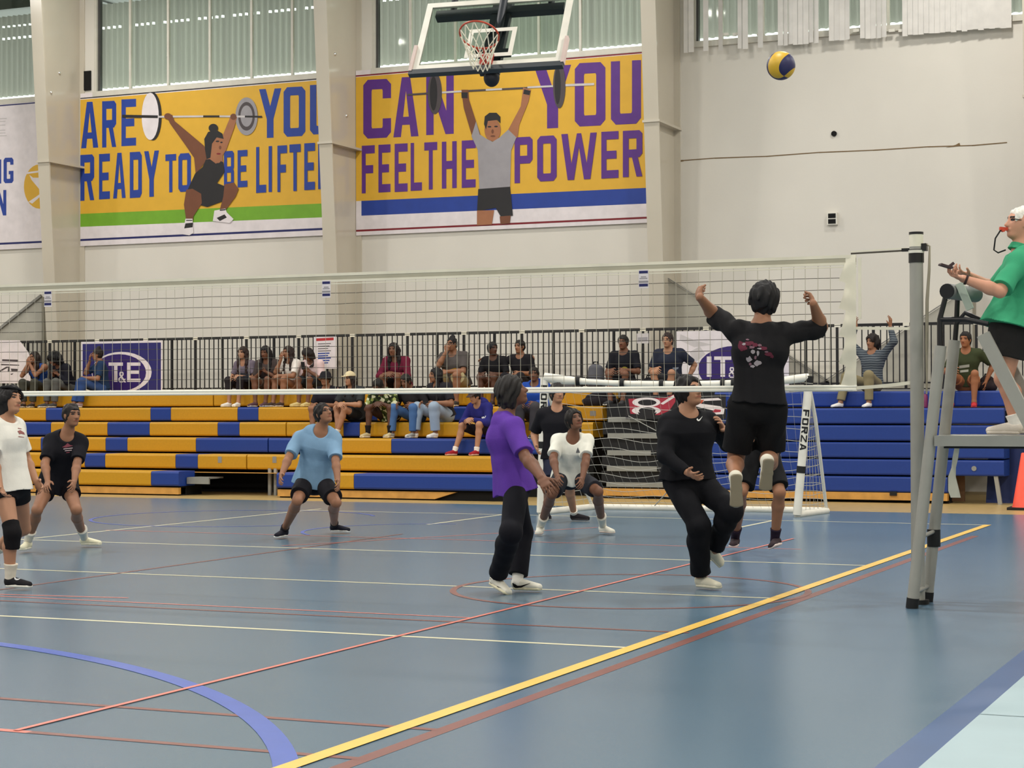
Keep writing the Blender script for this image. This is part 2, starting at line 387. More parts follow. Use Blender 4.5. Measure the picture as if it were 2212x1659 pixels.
# ------------------------------------------------------------------ vertical blind over the right window
bl = empty('vertical_blind', (-3.6, 17.45, 7.4), 'white vertical blind with missing slats over the high right window', 'blind')
gaps = [(270, 325), (345, 410), (445, 480), (500, 525), (605, 630), (690, 770), (1015, 1045), (1195, 1235), (1415, 1445), (1480, 1502)]
gaps = [(1400 + a / 2.724, 1400 + b / 2.724) for a, b in gaps]
M['vane'] = mat('blind_vane', (216, 212, 206), rough=0.6)
random.seed(5); px = 1477.0; wv = 0.089
xv = float(at(1477, 60, 1, 17.45)[0]); i = 0
while xv < -1.02:
    q = xv + wv / 2; cam = None
    d = np.array([q, 17.45, 7.8]) - CAM; c = RM.T @ d; pxx = W / 2 + FPX * c[0] / -c[2]
    if not any(a - 2 < pxx < b + 2 for a, b in gaps):
        a = random.uniform(-.35, .35) if pxx < 1950 else .18
        hx, hy = wv / 2 * math.cos(a), wv / 2 * math.sin(a); dz = random.uniform(-.012, .012)
        MB().prism([(q - hx, 17.45 - hy, 7.37 + dz), (q + hx, 17.45 + hy, 7.37 + dz), (q + hx, 17.453 + hy, 7.37 + dz), (q - hx, 17.453 - hy, 7.37 + dz)], (0, 0, 2.95)).build('vane', M['vane'], bl)
    xv += wv * .97
MB().box(-6.45, 17.40, 10.32, -1.0, 17.5, 10.38).build('head_rail', M['white'], bl)
for pxx in (1568, 1590, 1642, 1762, 1850, 1927, 1948):
    p = at(pxx, 66 if pxx > 1700 else 74, 1, 17.5)
    MB().box(p[0] - .05, 17.47, p[2] - .025, p[0] + .05, 17.5, p[2] + .02).build('slat_weight', M['white'], bl)

# ------------------------------------------------------------------ printed banners on the wall
class Print:
    """flat printed sheet: base panel plus printed shapes laid on its face; points are taken on the sheet's own plane"""
    def __init__(s, yplane): s.y = yplane; s.mb = MB(); s.mats = []; s.k = 0
    def mi(s, m):
        if m not in s.mats: s.mats.append(m)
        return s.mats.index(m)
    def P(s, px): q = at(px[0], px[1], 1, s.y); return (float(q[0]), float(q[2]))
    def base(s, x0, z0, x1, z1, m, th=.004):
        s.mb.box(x0, s.y - th, z0, x1, s.y, z1, s.mi(m)); s.k = 1; s.th = th
    def wpoly(s, pts, m):
        s.k += .25; y = s.y - s.th - 0.00022 * s.k
        s.mb.poly([(x, y, z) for x, z in pts], s.mi(m))
    def poly(s, pxs, m): s.wpoly([s.P(p) for p in pxs], m)
    def up(s): s.k += 1
    def letter(s, ch, x0, x1, yt, yb, m, slope=-0.07, **kw):
        for j_, pl in enumerate(letter_polys(ch, **kw)):
            s.poly([(x0 + u * (x1 - x0), yb + (yt - yb) * v + slope * u * (x1 - x0)) for u, v in pl], m)
        s.up()
    def line(s, a, b, wd, m):
        a = np.array(a, float); b = np.array(b, float); n = np.array([-(b - a)[1], (b - a)[0]]); n = n / np.linalg.norm(n) * wd / 2
        s.poly([a - n, b - n, b + n, a + n], m)
    def done(s, name, **kw): return s.mb.build(name, s.mats, **kw)
I_Y = mat('ink_yellow', (216, 168, 52), rough=.55, noise=.03); I_B = mat('ink_blue', (34, 62, 146), rough=.55); I_P = mat('ink_purple', (88, 44, 128), rough=.55)
I_G = mat('ink_green', (112, 164, 42), rough=.55); I_W = mat('ink_white', (222, 214, 216), rough=.55); I_N = mat('ink_navy', (28, 32, 92), rough=.55)
I_K = mat('ink_black', (34, 32, 34), rough=.55); I_S = mat('ink_skin', (158, 104, 72), rough=.55); I_S2 = mat('ink_skin_dark', (112, 68, 46), rough=.55)
I_GR = mat('ink_grey', (150, 146, 150), rough=.55); I_LG = mat('ink_light_grey', (196, 190, 190), rough=.55); I_R = mat('ink_red', (120, 22, 34), rough=.55)
I_DG = mat('ink_dark_grey', (74, 66, 68), rough=.55)
YBN = 17.56
def zc(pts, s=2.962, ox=0): return [(ox + x / s, y / s) for x, y in pts]

# yellow and green banner, squatting lifter
b1 = Print(YBN); xl, xr = -18.86, -12.83
b1.base(xl, 4.56, xr, 7.56, I_W)
def row(z0, z1, m, a=xl, b=xr): b1.wpoly([(a, z0), (b, z0), (b, z1), (a, z1)], m)
row(7.455, 7.475, I_K); row(5.05, 7.44, I_Y); row(4.66, 4.70, I_N); b1.up()
gl, gr_ = b1.P((178, 462)), b1.P((686, 440)); g2, g3 = b1.P((178, 490)), b1.P((686, 470))
ex = lambda a, b, x: a[1] + (b[1] - a[1]) * (x - a[0]) / (b[0] - a[0])
b1.wpoly([(xl, ex(g2, g3, xl)), (xr, ex(g2, g3, xr)), (xr, ex(gl, gr_, xr)), (xl, ex(gl, gr_, xl))], I_G); b1.up()
b1.wpoly([(xl, 4.715), (xr, 4.715), (xr, ex(g2, g3, xr)), (xl, ex(g2, g3, xl))], I_W); b1.up()
for ch, x0, x1, yt, yb in [('A', 175.5, 212.7, 221, 320.7), ('R', 221, 251.5, 219, 319), ('E', 262.7, 294.4, 215, 316), ('Y', 560, 608, 193, 299), ('O', 613, 660, 189, 296), ('U', 670, 716, 184, 291)]:
    b1.letter(ch, x0, x1, yt, yb, I_B, slope=-.05)
for ch, x0, x1, yt, yb in [('R', 174, 204, 335, 434), ('E', 214.5, 238, 333, 431), ('A', 245, 272, 331, 429), ('D', 281, 307, 329, 428), ('Y', 312, 344, 327, 426), ('T', 358, 381, 334, 416), ('O', 386, 413, 332, 415),
                           ('B', 484.5, 506, 327, 407), ('E', 514, 535, 325, 405), ('L', 554, 575.5, 318, 417), ('I', 581, 588, 316, 415), ('F', 600, 620.5, 315, 415), ('T', 626, 650, 312.5, 413.5), ('E', 658, 681, 310, 411), ('D', 688, 713, 308, 409)]:
    b1.letter(ch, x0, x1, yt, yb, I_B, slope=-.06)
b1.poly(ell(331, 251.5, 19, 52), I_K); b1.up(); b1.poly(ell(325.5, 251.5, 18.5, 51), I_W); b1.up()
b1.poly(ell(533.5, 251.5, 24, 41), I_GR); b1.up(); b1.poly(ell(533.5, 251.5, 18, 31), I_DG); b1.up(); b1.poly(ell(533.5, 251, 13, 23), I_GR); b1.up()
b1.line((265, 251), (342, 252.5), 6, I_K); b1.line((342, 252.5), (440, 251.5), 4, I_LG); b1.line((440, 251.5), (475, 251.5), 4, I_K); b1.line((475, 251.5), (530, 252), 4, I_LG); b1.line((530, 252), (567, 252.5), 4, I_K); b1.up()
b1.poly(zc([(1065, 735), (1105, 735), (1120, 775), (1245, 880), (1310, 935), (1330, 1020), (1255, 1115), (1245, 1010), (1190, 930), (1090, 790)]), I_S2)
b1.poly(zc([(1480, 740), (1520, 750), (1500, 820), (1450, 960), (1425, 1000), (1415, 900)]), I_S); b1.up()
b1.poly(zc(ell(1378, 930, 62, 92)), I_S); b1.poly(zc([(1330, 960), (1425, 960), (1430, 1050), (1320, 1060)]), I_S); b1.up()
b1.poly(zc([(1315, 960), (1310, 890), (1335, 845), (1385, 830), (1425, 855), (1435, 890), (1390, 880), (1360, 920), (1350, 1010), (1325, 1020)]), I_K); b1.poly(zc(ell(1368, 820, 30, 27)), I_K)
b1.poly(zc(ell(1395, 905, 12, 5)), I_K); b1.poly(zc(ell(1420, 912, 8, 5)), I_K); b1.poly(zc(ell(1412, 945, 8, 12)), I_S2); b1.poly(zc(ell(1402, 985, 14, 5)), I_R); b1.up()
b1.poly(zc([(1320, 1022), (1345, 1018), (1385, 1048), (1415, 1030), (1432, 1040), (1440, 1100), (1392, 1172), (1450, 1195), (1425, 1290), (1330, 1325), (1290, 1315), (1205, 1212), (1252, 1110), (1300, 1070)]), I_K); b1.up()
b1.poly(zc([(1195, 1215), (1235, 1208), (1290, 1240), (1295, 1300), (1240, 1385), (1240, 1410), (1195, 1410), (1180, 1310)]), I_S2)
b1.poly(zc([(1440, 1180), (1500, 1168), (1530, 1210), (1510, 1260), (1450, 1340), (1410, 1340), (1432, 1260)]), I_S2); b1.up()
b1.poly(zc([(1190, 1400), (1235, 1400), (1242, 1490), (1215, 1506), (1172, 1500)]), I_W); b1.poly(zc([(1375, 1348), (1445, 1335), (1455, 1360), (1498, 1402), (1475, 1428), (1365, 1415)]), I_W); b1.up()
for q in ([(1190, 1430), (1238, 1425), (1236, 1455), (1182, 1462)], [(1195, 1408), (1234, 1408), (1234, 1414), (1195, 1414)], [(1390, 1395), (1440, 1372), (1455, 1392), (1410, 1415)], [(1410, 1342), (1446, 1338), (1447, 1346), (1410, 1350)]): b1.poly(zc(q), I_K)
b1.poly(zc(ell(1078, 745, 24, 20)), I_S2); b1.poly(zc(ell(1497, 748, 20, 20)), I_S2); b1.poly(zc(ell(1395, 1032, 20, 12)), I_S)
b1.done('banner', label='yellow and green wall banner with large blue words and a squatting weightlifter', cat='banner', group='printed banners on the back wall')

# yellow and blue banner, standing lifter
b2 = Print(YBN); xl, xr = -12.74, -6.69
b2.base(xl, 4.53, xr, 7.56, I_W)
def row2(z0, z1, m, a=xl, b=xr): b2.wpoly([(a, z0), (b, z0), (b, z1), (a, z1)], m)
row2(7.45, 7.475, I_R); row2(5.0, 7.44, I_Y); row2(4.60, 4.635, I_R); b2.up()
A, B_, C_, D_ = b2.P((782, 434)), b2.P((1370, 407)), b2.P((782, 466)), b2.P((1370, 441)); xs = b2.P((781, 450))[0]
b2.wpoly([(xl, 4.645), (xr, 4.645), (xr, ex(A, B_, xr)), (xl, ex(A, B_, xl))], I_W); b2.up()
b2.wpoly([(xs, ex(C_, D_, xs)), (xr, ex(C_, D_, xr)), (xr, ex(A, B_, xr)), (xs, ex(A, B_, xs))], I_B); b2.up()
for ch, x0, x1, yt, yb in [('C', 785, 845, 173, 300), ('A', 850, 904.5, 168, 297), ('N', 921, 980.5, 161, 292), ('Y', 1154, 1234, 144, 279), ('O', 1242, 1308, 137, 274), ('U', 1320, 1385, 133, 270)]:
    b2.letter(ch, x0, x1, yt, yb, I_P, slope=-.05)
for ch, x0, x1, yt, yb in [('F', 782, 810, 315, 418), ('E', 818, 844, 313, 416), ('E', 853, 881, 311, 415), ('L', 887.6, 912, 309, 412.5), ('T', 917, 945, 308, 410), ('H', 955, 987, 306.5, 407.5), ('E', 998, 1028, 304, 406),
                           ('P', 1112, 1151, 297, 396), ('O', 1161, 1203, 294.5, 392.5), ('W', 1213, 1289.5, 290, 390), ('E', 1299.5, 1336.5, 285, 386), ('R', 1346, 1388, 283, 383)]:
    b2.letter(ch, x0, x1, yt, yb, I_P, slope=-.05)
z2_ = lambda pts: zc(pts, 2.962, 680)
b2.line((881, 205), (925, 202), 4, I_DG); b2.line((925, 202), (1004, 197), 4, I_LG); b2.line((1004, 197), (1140, 190), 4, I_DG); b2.line((1050, 194.5), (1085, 192.5), 4, I_LG); b2.line((1140, 189), (1200, 186), 4, I_LG); b2.line((1218, 184.5), (1284, 182), 5, I_LG); b2.up()
b2.poly(z2_(ell(770, 598, 46, 133)), I_DG); b2.poly(z2_(ell(1566, 550, 40, 143)), I_DG); b2.up(); b2.poly(z2_(ell(762, 598, 24, 110)), I_K); b2.poly(z2_(ell(1556, 550, 20, 118)), I_K); b2.up()
b2.poly(z2_([(940, 575), (985, 575), (990, 640), (1035, 780), (1065, 870), (1040, 930), (1005, 860), (955, 690)]), I_S2)
b2.poly(z2_([(1335, 560), (1385, 575), (1370, 650), (1310, 800), (1300, 880), (1255, 900), (1240, 830), (1320, 680)]), I_S); b2.up()
b2.poly(z2_([(940, 592), (980, 592), (980, 630), (942, 628)]), I_K); b2.poly(z2_([(1342, 572), (1382, 582), (1376, 610), (1336, 602)]), I_K)
b2.poly(z2_(ell(1140, 832, 52, 72)), I_S); b2.poly(z2_([(1085, 795), (1090, 745), (1120, 722), (1165, 722), (1190, 748), (1190, 790), (1170, 768), (1110, 775), (1098, 830)]), I_K); b2.up()
b2.poly(z2_([(1045, 880), (1060, 862), (1095, 885), (1140, 908), (1185, 880), (1240, 830), (1292, 880), (1258, 965), (1252, 1195), (1055, 1212), (1045, 960), (1005, 872), (1035, 775)]), I_GR); b2.up()
b2.poly(z2_([(1060, 870), (1095, 890), (1070, 960), (1075, 1180), (1055, 1210), (1045, 960), (1005, 872), (1035, 780)]), I_DG if False else I_GR)
b2.poly(z2_([(1048, 1210), (1252, 1195), (1270, 1380), (1192, 1386), (1160, 1330), (1040, 1352)]), I_K); b2.up()
b2.poly(z2_([(1040, 1348), (1150, 1345), (1135, 1437), (1040, 1442)]), I_S); b2.poly(z2_([(1185, 1385), (1256, 1380), (1250, 1430), (1190, 1435)]), I_S2)
for e in ((1120, 812, 12, 5), (1162, 810, 12, 5)): b2.poly(z2_(ell(*e)), I_K)
b2.poly(z2_(ell(1142, 872, 16, 6)), I_S2); b2.poly(z2_(ell(1140, 842, 8, 14)), I_S2)
b2.done('banner', label='yellow and blue wall banner with large purple words and a lifter in grey shirt', cat='banner', group='printed banners on the back wall')

# white banner at the far left, only its right end in view
b0 = Print(YBN)
b0.base(-24.9, 4.56, -19.06, 7.56, I_W)
b0.wpoly([(-24.9, 7.44), (-19.06, 7.44), (-19.06, 7.465), (-24.9, 7.465)], I_N); b0.wpoly([(-24.9, 4.66), (-19.06, 4.66), (-19.06, 4.70), (-24.9, 4.70)], I_N)
b0.letter('N', -16, 3, 345, 397, I_B, slope=-.03, t=.33); b0.letter('G', 8, 29.5, 341, 396, I_B, slope=-.03, t=.33); b0.letter('N', -8, 14, 411, 466, I_B, slope=-.03, t=.33)
b0.poly(ell(86, 403, 34, 48), I_Y); b0.up()
for q in ([(58, 372), (88, 368), (88, 372), (58, 376)], [(64, 378), (72, 384), (84, 384), (88, 400), (88, 412), (78, 400), (68, 388)], [(62, 436), (80, 424), (88, 418), (88, 424), (70, 440)]): b0.poly(q, I_W)
for yy in (256, 262, 270, 281, 287, 293): b0.line((-10, yy + 1), (12 if yy not in (256, 293) else 15, yy), 2, I_LG)
b0.done('banner', label='white wall banner with blue letters and a yellow round emblem at far left', cat='banner', group='printed banners on the back wall')

# ------------------------------------------------------------------ railing behind the top seats
YF = 16.25; ZD = 1.64; ZR = 2.655
rl = empty('railing', (-9, YF, ZD), 'black metal railing of thin vertical bars behind the top row of seats', 'railing')
xx = -24.0; PW = 1.08
while xx < 2.4:
    MB().box(xx + .05, YF - .02, ZR - .035, xx + PW - .03, YF + .02, ZR + .01).build('top_rail', M['black'], rl)
    for px_ in (xx, xx + PW * .53): MB().box(px_ - .019, YF - .019, ZD, px_ + .019, YF + .019, ZR).build('post', M['black'], rl)
    bm = MB()
    for k in range(1, 11):
        if k in (5, 6) and False: continue
        x = xx + PW * k / 11
        bm.box(x - .008, YF - .008, ZD + .08, x + .008, YF + .008, ZR - .03)
    bm.box(xx, YF - .012, ZD + .08, xx + PW, YF + .012, ZD + .105); bm.build('baluster_panel', M['black'], rl)
    MB().box(xx - .04, YF - .022, ZR - .04, xx + .06, YF + .022, ZR + .012).build('clamp', M['net_white'], rl, label='white rail clamp')
    xx += PW
# walkway deck behind the railing
MB().box(-31, 16.22, ZD - .12, 2.6, YW, ZD - .005).build('trim_3', M['grey'], kind='structure', label='grey walkway deck behind the railing')

# concrete stair parapets leaning on the wall
for nm, pts in (('trim_4', [(-1.55, 3.27), (-4.1, 1.66), (-1.55, 1.66)]), ('trim_5', [(-19.55, 3.57), (-22.6, 1.66), (-19.55, 1.66)]), ('trim_6', [(-6.95 + .34, 3.52), (-6.61, 1.66), (-3.7, 1.66)])):
    m = MB(); m.prism([(x, 17.25, z) for x, z in pts], (0, .33, 0), 0)
    a, b = (pts[0], pts[1]) if nm != 'trim_6' else (pts[0], pts[2])
    w_ = .05 if nm == 'trim_5' else .018
    m.bar((a[0], 17.23, a[1] + .02), (b[0], 17.23, b[1] + .02), w_, w_, mi=1)
    m.build(nm, [mat('parapet_grey', (176, 172, 160), rough=.8), M['grey']], kind='structure', label='grey sloping stair parapet against the wall')

# ------------------------------------------------------------------ banners and notices tied to the railing
pb = Print(YF - .05); a = pb.P((176, 852)); b = pb.P((351, 735)); PUR = mat('ink_violet', (40, 36, 104), rough=.5); PUR2 = mat('ink_deep_violet', (48, 28, 102), rough=.5)
pb.base(a[0], a[1], b[0], b[1], I_W, .006)
pb.wpoly([(a[0] + .03, a[1]), (b[0] - .03, a[1]), (b[0] - .03, b[1] - .04), (a[0] + .03, b[1] - .04)], PUR); pb.up()
pb.poly(ell(263, 804, 65, 44), I_W); pb.up(); pb.poly(ell(258, 805, 58, 40), PUR2); pb.up()
for ch, x0, x1, yt, yb, t in [('I', 214, 221, 783, 825, .3), ('T', 235, 266, 783, 825, .24), ('&', 256, 273, 803, 826, .3), ('E', 275, 304, 783, 825, .27)]: pb.letter(ch, x0, x1, yt, yb, I_W, slope=0, t=t)
pb.done('banner', label='dark violet banner with white oval logo tied to the railing', cat='banner', group='banners tied to the railing')
pw = Print(YF - .05); a = pw.P((1462, 850)); b = pw.P((1704, 711))
pw.base(a[0], a[1], b[0], b[1], I_W, .006)
for q in ([(1470, 722), (1500, 735), (1540, 745), (1500, 750), (1468, 735)], [(1490, 760), (1512, 748), (1524, 765), (1500, 785)], [(1600, 722), (1660, 718), (1690, 740), (1640, 745)]): pw.poly(q, I_LG)
pw.up(); pw.poly(ell(1590, 797, 82, 50), PUR2); pw.up()
for ch, x0, x1, yt, yb, t in [('I', 1527, 1537, 770, 814, .3), ('T', 1543, 1580, 770, 814, .27), ('&', 1574, 1592, 793, 816, .3), ('E', 1597, 1634, 770, 814, .27)]: pw.letter(ch, x0, x1, yt, yb, I_W, slope=0, t=t)
pw.done('banner', label='white banner with purple oval logo tied to the railing behind the goal', cat='banner', group='banners tied to the railing')
pl_ = Print(YF - .05)
pts = [(-60, 735), (42, 735), (52, 748), (62, 762), (66, 775), (66, 828), (-60, 828)]
pl_.mb.prism([(pl_.P(q)[0], YF - .05, pl_.P(q)[1]) for q in pts], (0, -.006, 0), pl_.mi(I_W)); pl_.k = 1; pl_.th = .006
for q in ([(5, 776), (40, 777), (40, 781), (5, 780)], [(2, 786), (42, 788), (42, 790), (2, 789)], [(0, 800), (14, 792), (22, 792), (12, 797), (0, 804)], [(18, 793), (22, 793), (22, 802), (17, 802)], [(24, 796), (40, 797), (38, 802), (25, 802)], [(22, 808), (30, 806), (26, 810)]): pl_.poly(q, I_DG)
pl_.done('banner', label='white banner with clipped corner and grey print on the railing at far left', cat='banner', group='banners tied to the railing')
pn = Print(YF - .045); a = pn.P((678, 797)); b = pn.P((727, 727))
pn.base(a[0], a[1], b[0], b[1], I_W, .003)
pn.poly([(683, 731), (721, 729), (721, 735), (683, 737)], mat('ink_bright_red', (176, 40, 44), rough=.6)); pn.up()
for k in range(9):
    yy = 742 + k * 5.2; pn.line((687, yy + 1), (715 - (k % 3) * 3, yy), 1.6 if k < 4 else 2.6, I_B if k > 3 else I_DG)
pn.done('notice', label='white paper notice with red heading taped to the railing', cat='notice')
pn2 = Print(YF - .045); a = pn2.P((1376, 742)); b = pn2.P((1401, 720)); pn2.base(a[0], a[1], b[0], b[1], I_LG, .003)
pn2.poly([(1378, 729), (1399, 728), (1399, 737), (1378, 738)], I_GR); pn2.done('notice', label='small pale grey notice on the railing left of the white oval banner', cat='notice')

# ------------------------------------------------------------------ wall fittings
p = at(1802, 289, 1, YW)
MB().tube([(p[0], YW - .03, p[2]), (p[0], YW + .0, p[2])], .045, 16).build('conduit_hole', M['dark'], label='round black conduit hole high on the right wall', cat='hole')
p = at(1799, 473, 1, YW); e = empty('speaker_box', (p[0], YW, p[2]), 'small wall box with two black openings on the right wall', 'wall box')
MB().box(p[0] - .085, YW - .06, p[2] - .10, p[0] + .085, YW, p[2] + .10).build('casing', M['white'], e)
for dz in (-.045, .048): MB().box(p[0] - .062, YW - .068, p[2] + dz - .037, p[0] + .062, YW - .058, p[2] + dz + .037).build('opening', M['dark'], e, label='black opening')

# ------------------------------------------------------------------ left bleachers, pulled out: rows of yellow and blue seat modules
YR0, DR, RISE = 12.0, 0.70, 0.2515
def row_y(k): return YR0 + k * DR
TOPS = [0.38 + RISE * k for k in range(6)]
blr = empty('bleacher', (-12, YR0, 0), 'pulled out bleacher with yellow and blue seat rows at the left', 'bleacher')
def xat(px, k): return float(at(px, 900, 1, row_y(k))[0])
ROWS = {
 0: [('y', -200, 326), ('b', 326, 386), ('b', 597, 640), ('y', 640, 764), ('b', 764, 1082)],
 1: [('y', -200, 183), ('b', 183, 227), ('y', 227, 379), ('b', 379, 427), ('y', 427, 531.5), ('y', 533.5, 1064)],
 2: [('b', -200, 50), ('y', 50, 88), ('b', 88, 130), ('y', 130, 228), ('b', 228, 275), ('y', 275, 423), ('b', 423, 578), ('b', 580, 690), ('y', 690, 845), ('b', 845, 1160)],
 3: [('y', -200, 50), ('b', 50, 110), ('y', 110, 232), ('b', 232, 323), ('y', 323, 470), ('b', 470, 517), ('y', 517, 617), ('y', 619, 742), ('b', 742, 777), ('y', 777, 1281)],
 4: [('y', -200, 99), ('b', 99, 150), ('y', 150, 325), ('b', 325, 369), ('y', 369, 513), ('b', 513, 558), ('y', 558, 770), ('b', 770, 815), ('y', 815, 980), ('b', 980, 1025), ('y', 1025, 1302)],
 5: [('y', -200, 460), ('y', 462, 1080), ('y', 1080, 1302)]}
for k, segs in ROWS.items():
    y = row_y(k); zt = TOPS[k]
    xa, xb = xat(segs[0][1], k), xat(segs[-1][2], k)
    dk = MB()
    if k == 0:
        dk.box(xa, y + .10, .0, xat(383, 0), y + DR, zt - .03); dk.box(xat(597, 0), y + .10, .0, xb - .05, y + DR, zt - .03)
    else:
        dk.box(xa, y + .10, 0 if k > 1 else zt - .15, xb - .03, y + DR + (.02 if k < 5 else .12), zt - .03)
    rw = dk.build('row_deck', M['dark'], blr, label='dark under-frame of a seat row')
    for c, p0, p1 in segs:
        MB().bbox(xat(p0, k) + .003, y, zt - .232, xat(p1, k) - .003, y + (.46 if k < 5 else .8), zt, .03).build('seat_module', M['yellow'] if c == 'y' else M['blue'], rw, label='yellow seat module' if c == 'y' else 'blue seat module')
    tr_ = MB(); tr_.box(xa + .01, y + .46, zt - .03, xb - .01, y + DR + .01, zt - .028); tr_.build('tread', M['wood'], rw)
for p0, p1, sl in ((-200, 383, 0), (597, 983, .35)):
    m = MB(); x0_, x1_ = xat(p0, 0), xat(p1, 0); m.prism([(x0_, YR0 + .03, .02), (x1_ - sl, YR0 + .03, .02), (x1_, YR0 + .03, .125), (x0_, YR0 + .03, .125)], (0, .2, 0)); m.build('base_board', M['wood'], blr, label='varnished wooden base board')
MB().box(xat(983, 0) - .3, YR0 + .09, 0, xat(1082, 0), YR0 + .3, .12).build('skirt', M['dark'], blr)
m = MB(); a = xat(388, 0); b = xat(436, 0)
m.box(a, YR0 + .22, .26, b, YR0 + .62, .285); m.box(a, YR0 + .20, .18, b, YR0 + .23, .28); m.build('footboard', M['alu'], blr, label='bare aluminium footboard')
for px_ in (531, 543.5): MB().box(xat(px_, 0) - .025, YR0 + .70, 0, xat(px_, 0) + .025, YR0 + .75, .42).build('support_leg', M['steel'], blr)
for px_ in (475, 593): 
    p = at(px_, 993, 1, YR0 + DR); MB().box(p[0] - .035, YR0 + DR - .004, p[2] - .05, p[0] + .035, YR0 + DR, p[2] + .05).build('row_plate', M['grey'], blr, label='small grey number plate')
p = at(1281, 893, 1, row_y(4)); MB().box(p[0] - .05, row_y(4) - .004, p[2] - .04, p[0] + .05, row_y(4), p[2] + .04).build('row_plate', M['grey'], blr)

# ------------------------------------------------------------------ aisle block between the bleachers: dark risers with aluminium nosings
YA = 13.55
ais = empty('aisle_steps', (-5.9, YA, 0), 'dark aisle stair block with aluminium nosings behind the goal', 'stairs')
xa, xb = float(at(1296, 950, 1, YA)[0]), float(at(1524, 950, 1, YA)[0])
for k, (yt, yb) in enumerate(((1042, 1052), (1007, 1018), (973, 984), (936, 947), (901, 912))):
    zt = float(at(1350, yt, 1, YA)[2]); zb = float(at(1350, yb, 1, YA)[2]); dy = .02 * k
    MB().box(xa, YA + dy + .04, zt - .26, xb, YA + dy + .5, zb).build('riser', M['rubber'], ais)
    xe = xb if k < 3 else xa + (.62 if k == 4 else .9)
    MB().box(xa + .1, YA + dy, zb, xe, YA + dy + .45, zt).build('nosing', M['alu'], ais, label='aluminium nosing')
    if k in (0, 1, 2): MB().box(xa + 1.0 - .1 * k, YA + dy - .01, zb + .005, xa + 1.12 - .1 * k, YA + dy, zt).build('bracket', M['rubber'], ais)
MB().box(xa, YA + .3, 1.15, xb, YA + .9, 1.42).build('upper_riser', M['rubber'], ais)
MB().box(xa + .05, YA - .02, .04, xb, YA + .3, .15).build('base_board', M['wood'], ais, label='wooden base board')
MB().box(xa + .05, YA + .75, 1.60, xb, 16.2, 1.64).build('top_deck', M['grey'], ais)
MB().box(xa + .05, YA + .75, 1.40, xb, YA + .8, 1.6).build('upper_riser', M['rubber'], ais)
# dark banner with red and white script hung over the aisle
gb = Print(YA + .0); a = gb.P((1352, 905)); b = gb.P((1568, 852)); BKI = mat('banner_black', (26, 24, 28), rough=.6); RDI = mat('banner_red', (160, 44, 62), rough=.6)
gb.base(a[0], a[1], b[0], b[1], BKI, .006)
gz = lambda pts: [(1180 + x / 5.267, 720 + y / 5.267) for x, y in pts]
gb.poly(gz([(935, 745), (1340, 735), (1470, 690), (1470, 780), (1400, 880), (1290, 930), (960, 915)]), RDI); gb.up()
gb.poly(gz(ell(1140, 785, 160, 55)), I_W); gb.poly(gz(ell(1140, 880, 165, 50)), I_W); gb.up()
gb.poly(gz(ell(1150, 788, 105, 34)), BKI); gb.poly(gz(ell(1150, 880, 95, 38)), BKI); gb.poly(gz([(1040, 900), (1260, 900), (1230, 940), (1070, 940)]), BKI); gb.up()
gb.poly(gz([(1300, 800), (1450, 700), (1460, 730), (1330, 812)]), I_W); gb.poly(gz([(1700, 790), (1760, 745), (1960, 735), (2000, 760), (1800, 770), (1760, 800), (1980, 830), (2030, 860), (2020, 920), (1880, 925), (1860, 910), (1950, 890), (1700, 830)]), I_W); gb.up()
gb.poly(gz([(1715, 790), (1765, 757), (1800, 760), (1765, 800)]), mat('banner_orange', (190, 80, 50), rough=.6)); gb.poly(gz([(1880, 905), (1985, 895), (1990, 870), (1920, 862)]), RDI)
gb.done('banner', label='black cloth banner with red and white curved letters hung over the aisle steps', cat='banner')

# ------------------------------------------------------------------ right bleachers, pushed in: stacked blue fronts
YQ = 13.6
br = empty('bleacher', (-2.5, YQ, 0), 'pushed in bleacher with stacked blue seat fronts at the right', 'bleacher')
xa, xb = float(at(1524, 950, 1, YQ)[0]), float(at(2168, 950, 1, YQ)[0]); xm = float(at(2046, 1000, 1, YQ)[0])
for k in range(6):
    zt = 0.372 + .2425 * k; y = YQ + (.0 if k < 5 else .42) + .008 * k
    x1_ = xm if k == 0 else xb
    MB().bbox(xa, y, zt - .222, x1_, y + (.5 if k < 5 else 2.2), zt, .025).build('seat_front', M['blue'], br)
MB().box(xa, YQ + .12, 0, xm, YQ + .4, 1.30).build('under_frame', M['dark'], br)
MB().box(xm, YQ + .35, 0.02, xb - .6, YQ + .4, .62).build('inner_panel', M['brown'], br, label='brown wooden inner panel')
MB().box(xa, YQ - .0, .04, xm, YQ + .2, .145).build('base_board', M['wood'], br, label='varnished wooden base board')
p = at(1930, 1066, 1, YQ); MB().box(p[0] - .05, YQ - .02, p[2] - .03, p[0] + .05, YQ, p[2] + .03).build('latch', M['rubber'], br)
MB().bar((xb - .06, YQ + .06, 0), (xb - .12, YQ + .06, .42), .055, .055).build('support_leg', M['steel'], br)
p = at(2104, 1012, 1, YQ); e_ = MB(); e_.tube([(p[0], YQ + .012, p[2]), (p[0], YQ - .004, p[2])], .035, 14); e_.build('row_plate', M['alu'], br, label='round grey badge')
MB().box(xb, YQ + .15, 1.02, xb + .03, YQ + 1.0, 1.30).build('end_panel', M['dark'], br)
m = MB(); xs_ = np.linspace(xb - .28, xb + .75, 14)
vs = []; 
for j, z in enumerate((0, .35, .75, .98)):
    for i, x in enumerate(xs_): vs.append((x + (.10 * (1 - j / 3)) * (i / 13 - .5), YQ + .55 + .03 * math.sin(i * 1.9 + j) - .05 * (3 - j) / 3, z))
m.add(vs, [(j * 14 + i, j * 14 + i + 1, (j + 1) * 14 + i + 1, (j + 1) * 14 + i) for j in range(3) for i in range(13)], 0, True)
